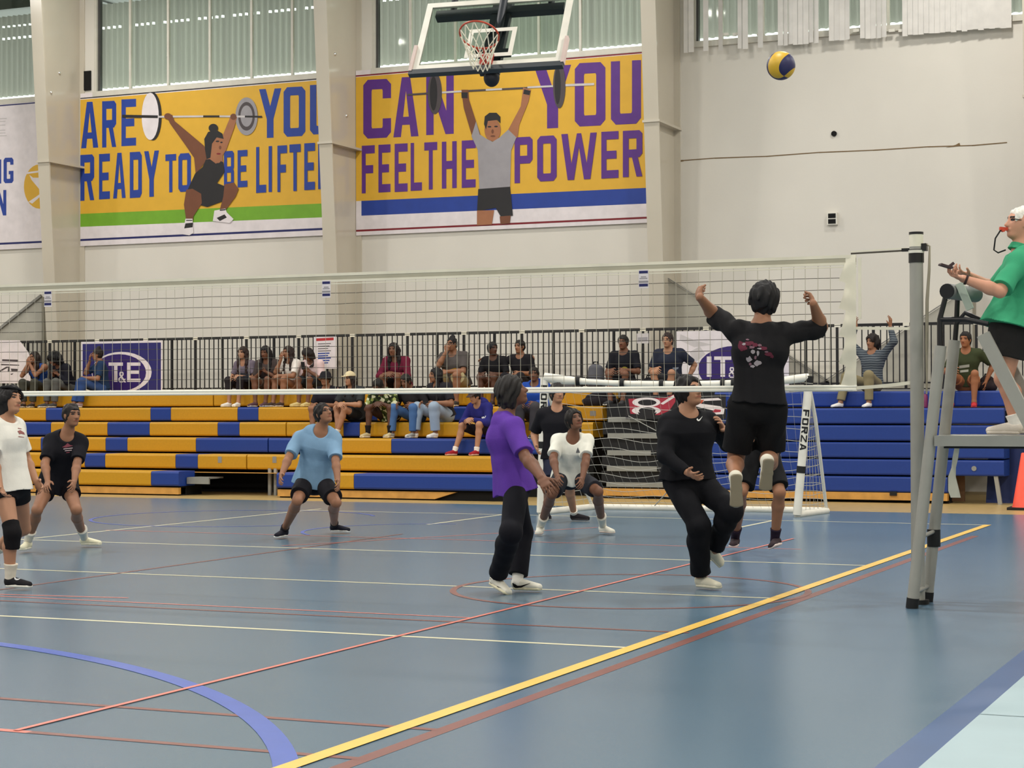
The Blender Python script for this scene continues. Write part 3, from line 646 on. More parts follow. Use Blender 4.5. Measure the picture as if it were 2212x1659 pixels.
m.build('tarp', mat('tarp_blue', (30, 44, 92), rough=.7), label='dark blue tarp draped at the right end of the blue bleacher', cat='tarp')
# ------------------------------------------------------------------ volleyball net, its post
XE = float(at(1850, 690, 1, 0)[0]); ZN1, ZN0 = 2.43, 1.475; XL_ = -9.6; XPOST = 1.04
def zpx(x, y): return float(at(x, y, 1, 0)[2])
nt_ = empty('volleyball_net', (-4.5, 0, ZN0), 'long white taped volleyball net with dark cords across the court', 'net')
NB = mat('net_cord_dark', (78, 73, 64), rough=.8, noise=0); NV = mat('net_cord_light', (188, 182, 164), rough=.8, noise=0)
m = MB(); m.box(XL_, -.006, ZN1 - .022, XE, .006, ZN1, 0); m.box(XL_, -.003, ZN1 - .052, XE, .003, ZN1 - .022, 1); m.box(XL_, -.006, ZN1 - .070, XE, .006, ZN1 - .052, 0); m.box(XL_, -.004, ZN1 - .088, XE, .004, ZN1 - .080, 0)
m.build('top_band', [M['net_white'], mat('net_tape_grey', (176, 170, 150), rough=.8)], nt_)  # grey middle strip between the two cream tape edges
m = MB(); m.tube([(XL_, 0, ZN0 + .010), (XE, 0, ZN0 + .010)], .0115, 12); m.tube([(XL_, 0, ZN0 + .031), (XE, 0, ZN0 + .031)], .0115, 12); m.build('bottom_band', mat('net_band_bright', (250, 246, 232), rough=.5, noise=.01), nt_)
m = MB(); rows_ = np.linspace(ZN0 + .042, ZN1 - .075, 11); random.seed(3)
for z in rows_[1:-1]:
    n = 60; pts = [(XL_ + (XE - .09 - XL_) * i / n, .002, z + random.uniform(-.0025, .0025)) for i in range(n + 1)]
    m.tube(pts, .0021, 4, 0, caps=False)
x = XL_
while x < XE - .1:
    m.tube([(x + random.uniform(-.004, .004), -.002, z) for z in (rows_[0] - .02, rows_[3], rows_[6], rows_[-1] + .01)], .0019, 4, 1, caps=False); x += .088
m.build('mesh', [NB, NV], nt_)
# right hand side tape with scalloped inner edge
m = MB(); zz = np.linspace(ZN0, ZN1, 60); vs = []
for z in zz:
    k = ((z - ZN0) / (ZN1 - ZN0) * 5.0) % 1.0
    vs += [(XE, -.008 - .006 * math.sin(z * 40), z), (XE - .055, -.012 - .01 * math.sin(z * 33), z), (XE - .075 - .055 * (1 - k) ** 1.5 * (1 if z < ZN1 - .05 else 0), -.004, z)]
m.add(vs, [(3 * i + j, 3 * i + j + 1, 3 * i + j + 4, 3 * i + j + 3) for i in range(59) for j in (0, 1)], 0, True); m.build('side_tape', M['net_white'], nt_)
m = MB(); a_ = at(1857, 560, 1, 0); m.box(XE + .015, -.004, 1.98, XE + .035, .004, ZN1 - .02); m.build('side_sleeve', M['net_white'], nt_)
def strap(p0, p1, w, nm, mm, sag=0.0):
    a = at(p0[0], p0[1], 1, 0); b = at(p1[0], p1[1], 1, 0); m = MB(); n = 10
    for i in range(n):
        q0 = a + (b - a) * i / n; q1 = a + (b - a) * (i + 1) / n
        q0 = q0 - [0, 0, sag * 4 * (i / n) * (1 - i / n)]; q1 = q1 - [0, 0, sag * 4 * ((i + 1) / n) * (1 - (i + 1) / n)]
        m.bar(q0, q1, .005, w, mi=0)
    return m.build(nm, mm, nt_)
strap((1838, 548), (1958, 541), .012, 'tension_cord', NB); strap((1838, 544), (1958, 536), .008, 'tension_cord', M['net_white'])
strap((1846, 709), (1975, 710), .020, 'strap', M['net_white']); strap((1849, 838), (1978, 825), .024, 'strap', M['net_white'], .005)
for px_, yy in ((105, 631), (706, 609), (1391, 586)):
    p = at(px_, yy, 1, 0); m = MB(); x, z = float(p[0]), float(p[2])
    m.box(x - .038, -.010, z - .125, x + .038, -.007, z + .012, 0)
    for z0, z1 in ((-.016, .003), (-.112, -.092)): m.box(x - .034, -.012, z + z0, x + .034, -.010, z + z1, 1)
    for z0, z1, w_ in ((-.045, -.038, .02), (-.056, -.050, .03), (-.084, -.070, .036)): m.box(x - w_, -.012, z + z0, x + w_, -.010, z + z1, 2)
    m.build('net_label', [I_W, I_N, I_GR], nt_, label='white net tag with navy bars')

po = empty('net_post', (XPOST, 0, 0), 'round grey metal net post beside the referee stand', 'post')
m = MB(); m.tube([(XPOST, 0, .0), (XPOST, 0, 2.47)], .047, 20); m.build('tube', M['steel'], po)
m = MB(); m.tube([(XPOST, 0, 2.47), (XPOST, 0, 2.56)], .048, 20); m.build('cap', M['net_white'], po)
m = MB(); m.tube([(XPOST, 0, 2.555), (XPOST, 0, 2.572)], .05, 20); m.build('cap_rim', M['black'], po)
m = MB(); m.tube([(XPOST, 0, 2.36), (XPOST, 0, 2.45)], .053, 20); m.box(XPOST - .10, -.012, 2.44, XPOST - .04, .012, 2.462); m.box(XPOST + .04, -.03, 2.44, XPOST + .075, .03, 2.49); m.build('pulley_clamp', M['black'], po, label='black pulley clamp')
m = MB(); m.tube([(XPOST, 0, 2.425), (XPOST, 0, 2.445)], .0545, 20); m.build('clamp_ring', M['white'], po)
m = MB(); m.tube([(XPOST + .06, -.01, 2.49), (XPOST + .095, -.01, 2.47), (XPOST + .09, -.01, 2.3), (XPOST + .075, -.01, 2.1), (XPOST + .07, -.01, 1.8), (XPOST + .068, -.01, 1.45)], [.006, .007, .010, .012, .012, .006], 8); m.build('hanging_strap', mat('strap_grey', (150, 142, 124), rough=.9), po)
m = MB(); m.tube([(XPOST, 0, 0), (XPOST, 0, .03)], .075, 20); m.build('floor_collar', M['rubber'], po)

# ------------------------------------------------------------------ referee stand
YA_, YB_ = -.30, .17
def Q(px, py, y): return at(px, py, 1, y)
st = empty('referee_stand', (1.06, -.1, 0), 'tall grey aluminium referee stand with black hand rails beside the net post', 'stand')
def ext_to_floor(a, b): return a + (b - a) * ((0 - a[2]) / (b[2] - a[2]))
A0, A1 = Q(1970, 1313, YA_), Q(2032, 747, YA_); A0 = ext_to_floor(A1, A0); B0, B1 = Q(2002, 1300, YB_), Q(2062, 735, YB_); B0 = ext_to_floor(B1, B0)
for a, b, nm in ((A0, A1, 'leg'), (B0, B1, 'leg')):
    m = MB(); dlt = (b - a) / np.linalg.norm(b - a); m.tube([a + dlt * .05, b], .040, 16); lg = m.build(nm, M['steel'], st)
    m = MB(); m.tube([a, a + dlt * .07], .043, 12); m.build('rubber_foot', M['rubber'], lg, label='black rubber foot')
m = MB(); m.tube([A0 + (A1 - A0) * .06, B0 + (B1 - B0) * .06], .016, 10); m.tube([A0 + (A1 - A0) * .27, B0 + (B1 - B0) * .27], .014, 10); m.build('rung', M['alu'], st)
m = MB(); q = B0 + (B1 - B0) * .25; m.tube([q - [0, 0, .07], q + [0, 0, .05]], .047, 12); m.build('joint', M['rubber'], st)
R0, R1 = Q(2124, 722, YA_), Q(2212, 893, YA_); Rf = ext_to_floor(R0, R1)
for dy in (0, YB_ - YA_):
    m = MB(); m.bar(R0 + [0, dy, 0], Rf + [0, dy, 0], .05, .085, up=(1, 0, .5)); m.build('rear_leg', M['steel'], st)
PT = float(Q(2040, 941, YA_)[2]); xp0 = float(Q(2021, 950, YA_)[0])
m = MB(); m.box(xp0, YA_ - .05, PT - .07, xp0 + 1.05, YA_ - .02, PT); m.box(xp0, YB_ + .14, PT - .07, xp0 + 1.05, YB_ + .17, PT); m.box(xp0, YA_ - .02, PT - .02, xp0 + 1.05, YB_ + .14, PT - .002); m.box(xp0, YA_ - .02, PT - .07, xp0 + .03, YB_ + .14, PT); m.build('platform', M['alu'], st)
m = MB(); m.box(xp0 + .06, YA_ - .03, PT - .085, xp0 + 1.05, YB_ + .13, PT - .072); m.build('platform_edge', M['rubber'], st)
for top, el, y, kk in (((2045, 640), (2030, 690), YA_, A1), ((2069, 640), (2066, 700), YB_, B1)):
    m = MB(); m.tube([kk - [0, 0, .05], Q(el[0], el[1], y), Q(top[0], top[1] - 8, y)], .018, 10); m.build('hand_rail', M['black'], st)
    m = MB(); m.tube([Q(el[0], el[1], y), Q(2085, 690, y) + [0, 0, (y - YA_) * .1], Q(2135, 700, y)], .018, 10); m.build('arm_rail', M['black'], st)
m = MB(); a, b = Q(2046, 629, YA_ - .02), Q(2046, 629, YA_ - .02) + np.array([.10, .52, 0]); m.tube([a, b], .052, 18); m.build('padded_roll', mat('roll_grey', (120, 120, 118), rough=.7), st)
m = MB(); m.tube([a - (b - a) * .02, a], .05, 18); m.build('roll_cap', M['rubber'], st)
m = MB(); vs = []
for i, (px, py, w_) in enumerate(((2068, 962, .02), (2063, 990, .022), (2060, 1010, .018), (2056, 1030, .03), (2060, 1060, .045), (2064, 1075, .04))):
    p = Q(px, py, .12); vs += [p - [w_ / 1.2, 0, 0], p + [w_ / 1.2, .01 * (i % 2), 0]]
m.add(vs, [(2 * i, 2 * i + 1, 2 * i + 3, 2 * i + 2) for i in range(5)], 0, True); m.add([v + np.array([0, .006, 0]) for v in vs], [(2 * i + 2, 2 * i + 3, 2 * i + 1, 2 * i) for i in range(5)], 0, True); m.build('hanging_tape', M['net_white'], st, label='loose white tape hanging below the platform')
# scorecard folded over the roll
m = MB(); p = Q(2092, 640, YA_ + .05); m.bar(Q(2072, 612, YA_ + .02), Q(2096, 668, YA_ + .02), .03, .05, up=(1, 0, .4)); m.build('folded_towel', mat('towel_pale', (176, 186, 172), rough=.9), label='pale towel hanging over the referee stand roll', cat='towel')

# ------------------------------------------------------------------ volleyball
BC = CAM + ray(1687, 142) * 13.85
def ball_mat():
    m = bpy.data.materials.new('volleyball_panels'); m.use_nodes = True; nt = m.node_tree; b = nt.nodes['Principled BSDF']; b.inputs['Roughness'].default_value = .45
    tc = nt.nodes.new('ShaderNodeTexCoord'); mp = nt.nodes.new('ShaderNodeMapping'); mp.inputs['Rotation'].default_value = (0.5, 0.35, 0.9)
    sep = nt.nodes.new('ShaderNodeSeparateXYZ'); nt.links.new(tc.outputs['Object'], mp.inputs[0]); nt.links.new(mp.outputs[0], sep.inputs[0])
    at2 = nt.nodes.new('ShaderNodeMath'); at2.operation = 'ARCTAN2'; nt.links.new(sep.outputs['X'], at2.inputs[0]); nt.links.new(sep.outputs['Y'], at2.inputs[1])
    sw = nt.nodes.new('ShaderNodeMath'); sw.operation = 'MULTIPLY_ADD'; sw.inputs[1].default_value = 11.0; nt.links.new(sep.outputs['Z'], sw.inputs[0]); nt.links.new(at2.outputs[0], sw.inputs[2])
    fr = nt.nodes.new('ShaderNodeMath'); fr.operation = 'MULTIPLY'; fr.inputs[1].default_value = 2.0; nt.links.new(sw.outputs[0], fr.inputs[0])
    si = nt.nodes.new('ShaderNodeMath'); si.operation = 'SINE'; nt.links.new(fr.outputs[0], si.inputs[0])
    gt = nt.nodes.new('ShaderNodeMath'); gt.operation = 'GREATER_THAN'; gt.inputs[1].default_value = -0.1; nt.links.new(si.outputs[0], gt.inputs[0])
    mx = nt.nodes.new('ShaderNodeMix'); mx.data_type = 'RGBA'; mx.inputs[6].default_value = lin((206, 164, 40)); mx.inputs[7].default_value = lin((30, 28, 78))
    nt.links.new(gt.outputs[0], mx.inputs[0]); nt.links.new(mx.outputs[2], b.inputs['Base Color']); return m
bm_ = MB().sphere((0, 0, 0), .105, 40, 24).build('volleyball', ball_mat(), label='yellow and blue volleyball in mid air above the net', cat='ball'); bm_.location = BC.tolist()

# ------------------------------------------------------------------ basketball backboard swung up under the roof
bk = empty('basketball_hoop', (-5.37, 6.98, 5.345), 'raised glass basketball backboard with orange rim hanging from the roof', 'basketball hoop')
BO = np.array([-6.2777, 6.8843, 5.3453]); Be = np.array([.99412, .10831, 0]); Bu = np.array([-.05746, .52739, .84768]); Bn = np.array([.09181, -.84269, .53051])
def BP(u, v, w_=0.0): return BO + Be * u + Bu * v + Bn * w_
def bbx(m, u0, v0, u1, v1, w0, w1, mi=0):
    v = [BP(u, vv, ww) for ww in (w0, w1) for u, vv in ((u0, v0), (u1, v0), (u1, v1), (u0, v1))]
    m.add(v, [(0, 3, 2, 1), (4, 5, 6, 7), (0, 1, 5, 4), (1, 2, 6, 5), (2, 3, 7, 6), (3, 0, 4, 7)], mi)
BWd, BHt = 1.83, 1.07
m = MB(); bbx(m, 0, 0, .075, BHt, -.02, .012); bbx(m, BWd - .075, 0, BWd, BHt, -.02, .012); bbx(m, .075, BHt - .07, BWd - .075, BHt, -.02, .012); bbx(m, .075, 0, BWd - .075, .075, -.02, .012); m.build('board_frame', M['white'], bk)
m = MB(); bbx(m, .075, .075, BWd - .075, BHt - .07, -.006, .004); m.build('glass', glass_mat('board_glass', (235, 240, 236), 1.0), bk)
m = MB(); c = BWd / 2
for u0, v0, u1, v1 in ((-.295, .15, -.24, .60), (.24, .15, .295, .60), (-.24, .545, .24, .60), (-.24, .15, .24, .205)): bbx(m, c + u0, v0, c + u1, v1, .005, .007)
m.build('target_square', M['white'], bk)
m = MB(); bbx(m, -.03, -.07, BWd + .03, .0, -.04, .03); m.build('bottom_pad', mat('pad_charcoal', (58, 62, 66), rough=.6), bk, label='charcoal bottom pad')
for u in (-.035, BWd - .0): m = MB(); bbx(m, u, -.02, u + .04, .38, -.03, .035); m.build('corner_pad', mat('pad_pinkish', (196, 176, 168), rough=.6), bk)
m = MB(); bbx(m, .10, BHt - .16, BWd - .12, BHt - .06, -.16, -.06); bbx(m, c - .11, .0, c - .03, BHt + .1, -.16, -.08); bbx(m, c + .06, .0, c + .13, BHt + .1, -.16, -.08); bbx(m, c - .2, .22, c + .25, .30, -.1, -.03); m.build('back_frame', mat('frame_dark_steel', (44, 48, 54), rough=.5), bk)
m = MB()
for u in (.3, BWd - .3): m.tube([BP(u, BHt - .1, -.12), (float(BP(u, 0)[0]), 8.9, ZC - .02)], .04, 10)
m.tube([BP(c + .02, .1, -.14), (float(BP(c, 0)[0]), 9.6, ZC - .02)], .05, 10); m.build('mast', mat('frame_dark_steel', (44, 48, 54)), bk)
rc = BP(c, .15, .15 + .2286)
m = MB(); m.tube([rc + .2286 * (math.cos(t) * Be + math.sin(t) * Bn) for t in np.linspace(0, 2 * math.pi, 41)], .011, 8, caps=False); m.build('rim', mat('rim_orange', (186, 70, 46), rough=.4), bk)
m = MB(); bbx(m, c - .08, .02, c + .08, .17, .01, .03); m.tube([BP(c - .06, .12, .02), rc - .2286 * Bn * .9 - Be * .1], .012, 8); m.tube([BP(c + .06, .12, .02), rc - .2286 * Bn * .9 + Be * .1], .012, 8); m.tube([BP(c, .04, .02), rc - Bn * .21], .015, 8); m.build('rim_bracket', mat('bracket_red', (170, 56, 44), rough=.4), bk)
m = MB(); n = 12; G = np.array([0, 0, -1.0])
lev = [(0, .2286), (.12, .19), (.22, .155), (.31, .13), (.40, .115)]
ring_ = [[rc + G * d * .8 + Bn * (-.12 * d) + r * (math.cos(2 * math.pi * (i + .5 * (j % 2)) / n) * Be + math.sin(2 * math.pi * (i + .5 * (j % 2)) / n) * Bn) for i in range(n)] for j, (d, r) in enumerate(lev)]
for j in range(4):
    for i in range(n):
        for k in (0, 1): m.tube([ring_[j][i], ring_[j + 1][(i + k - (1 - j % 2)) % n]], .006, 5, caps=False)
m.build('net', M['net_white'], bk)
mo = CAM + ray(1062, 168) * (depth_of(BP(c, 0)) + .1)
m = MB(); m.sphere(mo, .095, 20, 12, scale=(1, 1, 1.15)); m.tube([mo + [0, 0, .05], mo + [-.03, .05, .2]], .10, 14); m.build('height_motor', mat('motor_black', (22, 24, 34), rough=.6), bk, label='black height motor below the board')

# ------------------------------------------------------------------ white goal with net
gl_ = empty('soccer_goal', (-4.1, 10.1, 0), 'white tube soccer goal with net standing in front of the aisle steps', 'goal')
GW = mat('goal_white', (230, 226, 214), rough=.45); GB = M['rubber']
LB, RB = at(1168, 1107, 2, 0.03), at(1722, 1112, 2, 0.03); GYL, GYR = float(LB[1]), float(RB[1])
LT, RT = at(1176, 815, 1, GYL), at(1748, 815, 1, GYR)
LK, RK = at(1192, 1097, 2, .03), at(1782, 1104, 2, .03)
LK = LB + np.array([.15, 1.45, 0]); RK = RB + np.array([.12, 1.0, 0])
def gt(pts, r, nm, mm=GW, **kw): m = MB(); m.tube(pts, r, 14); return m.build(nm, mm, gl_, **kw)
gt([LB, LT], .052, 'post'); gt([RB, RT], .052, 'post')
mid = lambda t, s: LT + (RT - LT) * t + np.array([0, 0, -s])
gt([mid(t, .09 * math.sin(math.pi * t) ** .7) for t in np.linspace(0, 1, 13)], [.06, .058, .036, .036, .04, .044, .044, .044, .044, .044, .044, .05, .055], 'crossbar')
m = MB()
for t in (.13, .30, .45, .52, .68, .72, .77, .82):
    q0, q1 = mid(t - .008, .09 * math.sin(math.pi * t) ** .7), mid(t + .008, .09 * math.sin(math.pi * t) ** .7); gt([q0, q1], .062, 'joint_sleeve', GB, label='black joint sleeve')
for a, b, fr_ in ((RB, RT, .33), (RB, RT, .93), (RB, RT, .985), (LB, LT, .5)): gt([a + (b - a) * (fr_ - .025), a + (b - a) * (fr_ + .025)], .056, 'joint_sleeve', GB, label='black joint sleeve')
bk_a, bk_b = LK, RK
gt([LB, LK], .045, 'base_bar'); gt([RB, RK], .045, 'base_bar'); gt([LK, RK], .045, 'base_bar')
gt([RT + (RB - RT) * .04, RT + (RB - RT) * .3 + [.06, .25, 0], RK], .022, 'side_stay'); gt([LT + (LB - LT) * .04, LT + (LB - LT) * .3 + [.06, .3, 0], LK], .022, 'side_stay')
m = MB(); m.tube([mid(.02, .01) + [0, .02, .03], mid(.5, .05), mid(.98, .01) + [0, .02, .03]], .008, 6); m.build('tie_cord', GB, gl_)
GN = mat('goal_net_string', (182, 178, 168), rough=.8, noise=0); m = MB(); random.seed(8)
nv, nh = 30, 14
def gnp(u, v):   # u along goal, v from crossbar to back bar, hanging slack
    a = mid(u, .09 * math.sin(math.pi * u) ** .7); b = LK + (RK - LK) * u
    q = a + (b - a) * v; s = 4 * v * (1 - v); return q + np.array([0, -.10 * s, -.16 * s + .03 * math.sin(u * 21 + v * 9) * s])
for j in range(1, nh): m.tube([gnp(u, j / nh) for u in np.linspace(0, 1, 31)], .0034, 4, caps=False)
for i in range(nv + 1): m.tube([gnp(i / nv, v) for v in np.linspace(0, 1, 9)], .0015, 4, caps=False)
for TP, BT, BK in ((LT, LB, LK), (RT, RB, RK)):
    for j in range(1, 14):
        t = j / 14; a = TP + (BT - TP) * t; b = TP + (BK - TP) * t; m.tube([a, (a + b) / 2 - [0, 0, .02], b], .004, 4, caps=False)
    for j in range(1, 7):
        t = j / 7; m.tube([TP + (BT + (BK - BT) * t - TP) * .15, BT + (BK - BT) * t], .003, 4, caps=False)
m.tube([gnp(.28, .97), gnp(.5, .55)], .007, 5); m.tube([gnp(.3, .2), gnp(.55, .45)], .005, 5)
m.build('net', GN, gl_)
def post_text(word, b, t, f0, dirn, lh):
    """letters running down a post, turned a quarter turn, wrapped on the tube face that looks to the court"""
    m = MB(); ax = (b - t) / np.linalg.norm(b - t); view = (CAM - t); view = view - ax * (view @ ax); view /= np.linalg.norm(view); side = np.cross(view, ax)
    pos = t + ax * f0
    for ch in word:
        for pl in letter_polys(ch, t=.28, s=.22):
            n = len(pl); cu_, cv_ = sum(q[0] for q in pl) / n, sum(q[1] for q in pl) / n; K = 4
            grid = {}
            for k_ in range(n):                       # fan of small quads so that the print follows the round post
                a_, b_ = pl[k_], pl[(k_ + 1) % n]
                for r_ in range(K):
                    for t_ in range(K):
                        qs = []
                        for rr, tt in ((r_, t_), (r_ + 1, t_), (r_ + 1, t_ + 1), (r_, t_ + 1)):
                            e0 = (a_[0] + (b_[0] - a_[0]) * tt / K, a_[1] + (b_[1] - a_[1]) * tt / K)
                            u, v = cu_ + (e0[0] - cu_) * rr / K, cv_ + (e0[1] - cv_) * rr / K
                            ang = (v - .5) * .085 / .0545
                            qs.append(pos + ax * u * lh + side * (.0548 * math.sin(ang)) + view * (.0548 * math.cos(ang)))
                        m.poly(qs, 0)
        pos = pos + ax * (lh + .02)
    return m.build('post_lettering', GB, gl_, label='black lettering on the white post')
post_text('FORZA', RB, RT, .40, 1, .085); post_text('FORZA', LB, LT, .10, 1, .085)

# ------------------------------------------------------------------ orange cone at the right edge
cn = empty('traffic_cone', (-.06, 12.45, 0), 'orange traffic cone on a black base at the right end of the bleacher', 'cone')
MB().lathe([(.17, .03), (.155, .05), (.04, .74), (.03, .75), (0, .75)], (-.06, 12.45, 0), 28).build('cone_body', mat('cone_orange', (236, 84, 60), rough=.5), cn)
MB().box(-.26, 12.25, 0, .14, 12.65, .035).build('base', M['rubber'], cn)
# ------------------------------------------------------------------ people: bodies and clothes grown as smooth implicit surfaces
def nrm(v): v = np.array(v, float); return v / (np.linalg.norm(v) + 1e-12)
class Field:
    def __init__(s): s.pr = []
    def cone(s, A, B, ra, rb=None, side=None, op='u', k=.02, fa=False, fb=False):
        """tapered, possibly elliptical limb section; ra, rb = radius or (side radius, front radius)"""
        A = np.array(A, float); B = np.array(B, float); rb = ra if rb is None else rb
        ra = ra if hasattr(ra, '__len__') else (ra, ra); rb = rb if hasattr(rb, '__len__') else (rb, rb)
        L = np.linalg.norm(B - A) + 1e-9; u = (B - A) / L
        if side is None: side = np.cross(u, [.3, .5, .81])
        sd = np.array(side, float); sd = nrm(sd - u * (sd @ u)); fw = np.cross(u, sd); R = max(*ra, *rb) + k
        s.pr.append((op, k, np.minimum(A, B) - R, np.maximum(A, B) + R, ('c', A, u, L, sd, fw, ra, rb, fa, fb))); return s
    def ell(s, c, ax, r, op='u', k=.02):
        c = np.array(c, float); R = max(r) + k; s.pr.append((op, k, c - R, c + R, ('e', c, np.array(ax, float), r))); return s
    def plane(s, p, n): s.pr.append(('p', 0, None, None, (np.array(p, float), nrm(n)))); return s
    @staticmethod
    def ev(g, x, y, z):
        if g[0] == 'c':
            _, A, u, L, sd, fw, ra, rb, fa, fb = g; X, Y, Z = x - A[0], y - A[1], z - A[2]
            dt = X * u[0] + Y * u[1] + Z * u[2]; t = np.clip(dt / L, 0, 1); w = dt - t * L
            ss = X * sd[0] + Y * sd[1] + Z * sd[2]; ff = X * fw[0] + Y * fw[1] + Z * fw[2]
            rs = ra[0] + (rb[0] - ra[0]) * t; rf = ra[1] + (rb[1] - ra[1]) * t; rm = np.minimum(rs, rf)
            if fb: w = np.minimum(w, 0)
            if fa: w = np.maximum(w, 0)
            d = (np.sqrt((ss / rs) ** 2 + (ff / rf) ** 2 + (w / rm) ** 2) - 1) * rm
            if fb: d = np.maximum(d, dt - L)
            if fa: d = np.maximum(d, -dt)
            return d
        _, c, ax, r = g; X, Y, Z = x - c[0], y - c[1], z - c[2]
        q = 0
        for i in range(3): q = q + ((X * ax[i][0] + Y * ax[i][1] + Z * ax[i][2]) / r[i]) ** 2
        return (np.sqrt(q) - 1) * min(r)
    def mesh(s, vox, noise=0.0, seed=1, wl=.15):
        lo = np.min([p[2] for p in s.pr if p[0] == 'u'], 0) - 2 * vox; hi = np.max([p[3] for p in s.pr if p[0] == 'u'], 0) + 2 * vox
        n = np.ceil((hi - lo) / vox).astype(int) + 1
        ax = [(lo[i] + vox * np.arange(n[i])).astype(np.float32) for i in range(3)]
        F = np.full(tuple(n), .25, np.float32)
        for op, k, a, b, g in s.pr:
            if op == 'p':
                P, N = g; d = ((ax[0] - P[0]) * N[0])[:, None, None] + ((ax[1] - P[1]) * N[1])[None, :, None] + ((ax[2] - P[2]) * N[2])[None, None, :]
                np.maximum(F, d, out=F); continue
            i0 = np.maximum(((a - lo) / vox).astype(int) - 1, 0); i1 = np.minimum(((b - lo) / vox).astype(int) + 3, n)
            sl = tuple(slice(i0[q], i1[q]) for q in range(3))
            d = s.ev(g, ax[0][sl[0]][:, None, None], ax[1][sl[1]][None, :, None], ax[2][sl[2]][None, None, :]).astype(np.float32)
            f = F[sl]
            if op == 'u':
                h = np.clip(.5 + .5 * (f - d) / k, 0, 1); F[sl] = f * (1 - h) + d * h - k * h * (1 - h)
            else:
                h = np.clip(.5 - .5 * (f + d) / k, 0, 1); F[sl] = f * (1 - h) - d * h + k * h * (1 - h)
        if noise > 0:
            rg = np.random.RandomState(seed); tot = 0
            for _ in range(5):
                kv = rg.normal(size=3); kv = kv / np.linalg.norm(kv) * (2 * math.pi / (wl * rg.uniform(.6, 1.5))); kv[2] *= .35; ph = rg.uniform(0, 6.28)
                tot = tot + np.sin(((ax[0] * kv[0])[:, None, None] + (ax[1] * kv[1])[None, :, None] + (ax[2] * kv[2])[None, None, :] + ph).astype(np.float32))
            F += (noise / 2.2) * tot
        return surface_nets(F, lo, vox)

def surface_nets(F, lo, vox):
    S = F < 0
    c = S[:-1, :-1, :-1].astype(np.uint8)
    for dx in (0, 1):
        for dy in (0, 1):
            for dz in (0, 1):
                if dx + dy + dz: c = c + S[dx:S.shape[0] - 1 + dx, dy:S.shape[1] - 1 + dy, dz:S.shape[2] - 1 + dz]
    act = np.argwhere((c > 0) & (c < 8)); N = len(act)
    idx = np.full(c.shape, -1, np.int32); idx[act[:, 0], act[:, 1], act[:, 2]] = np.arange(N)
    cor = [(dx, dy, dz) for dx in (0, 1) for dy in (0, 1) for dz in (0, 1)]
    val = {q: F[act[:, 0] + q[0], act[:, 1] + q[1], act[:, 2] + q[2]] for q in cor}
    acc = np.zeros((N, 3)); cnt = np.zeros(N)
    for q in cor:
        for a in range(3):
            if q[a]: continue
            r = list(q); r[a] = 1; r = tuple(r); v0, v1 = val[q], val[r]; m = (v0 < 0) != (v1 < 0)
            t = np.where(m, v0 / np.where(m, v0 - v1, 1), 0); p = np.zeros((N, 3)); p[:] = q; p[:, a] += t
            acc[m] += p[m]; cnt[m] += 1
    V = (act + acc / np.maximum(cnt, 1)[:, None]) * vox + lo
    fs = []
    for a in range(3):
        b, d = (a + 1) % 3, (a + 2) % 3
        s0 = [slice(None)] * 3; s1 = [slice(None)] * 3; s0[a] = slice(0, -1); s1[a] = slice(1, None)
        A_, B_ = S[tuple(s0)], S[tuple(s1)]; e = np.argwhere(A_ != B_)
        ok = (e[:, b] > 0) & (e[:, d] > 0) & (e[:, b] < F.shape[b] - 1) & (e[:, d] < F.shape[d] - 1); e = e[ok]
        if not len(e): continue
        ins = S[e[:, 0], e[:, 1], e[:, 2]]
        def ci(ob, od): q = e.copy(); q[:, b] += ob; q[:, d] += od; return idx[q[:, 0], q[:, 1], q[:, 2]]
        quad = np.stack([ci(-1, -1), ci(0, -1), ci(0, 0), ci(-1, 0)], 1)
        quad[~ins] = quad[~ins][:, ::-1]; fs.append(quad)
    Q_ = np.concatenate(fs); Q_ = Q_[(Q_ >= 0).all(1)]
    return V, Q_

def quad_mesh(name, V, Q_, mats, parent=None, fmat=None, **kw):
    me = bpy.data.meshes.new(name); n, f = len(V), len(Q_)
    me.vertices.add(n); me.vertices.foreach_set('co', V.astype(np.float32).ravel())
    me.loops.add(4 * f); me.loops.foreach_set('vertex_index', Q_.astype(np.int32).ravel())
    me.polygons.add(f); me.polygons.foreach_set('loop_start', np.arange(0, 4 * f, 4, dtype=np.int32))
    for m in (mats if isinstance(mats, (list, tuple)) else [mats]): me.materials.append(m)
    me.polygons.foreach_set('use_smooth', np.ones(f, bool))
    if fmat is not None: me.polygons.foreach_set('material_index', fmat.astype(np.int32))
    me.update(calc_edges=True); me.validate()
    o = bpy.data.objects.new(name, me); COL.objects.link(o)
    if parent is not None: parent_to(o, parent)
    return tag(o, **kw)

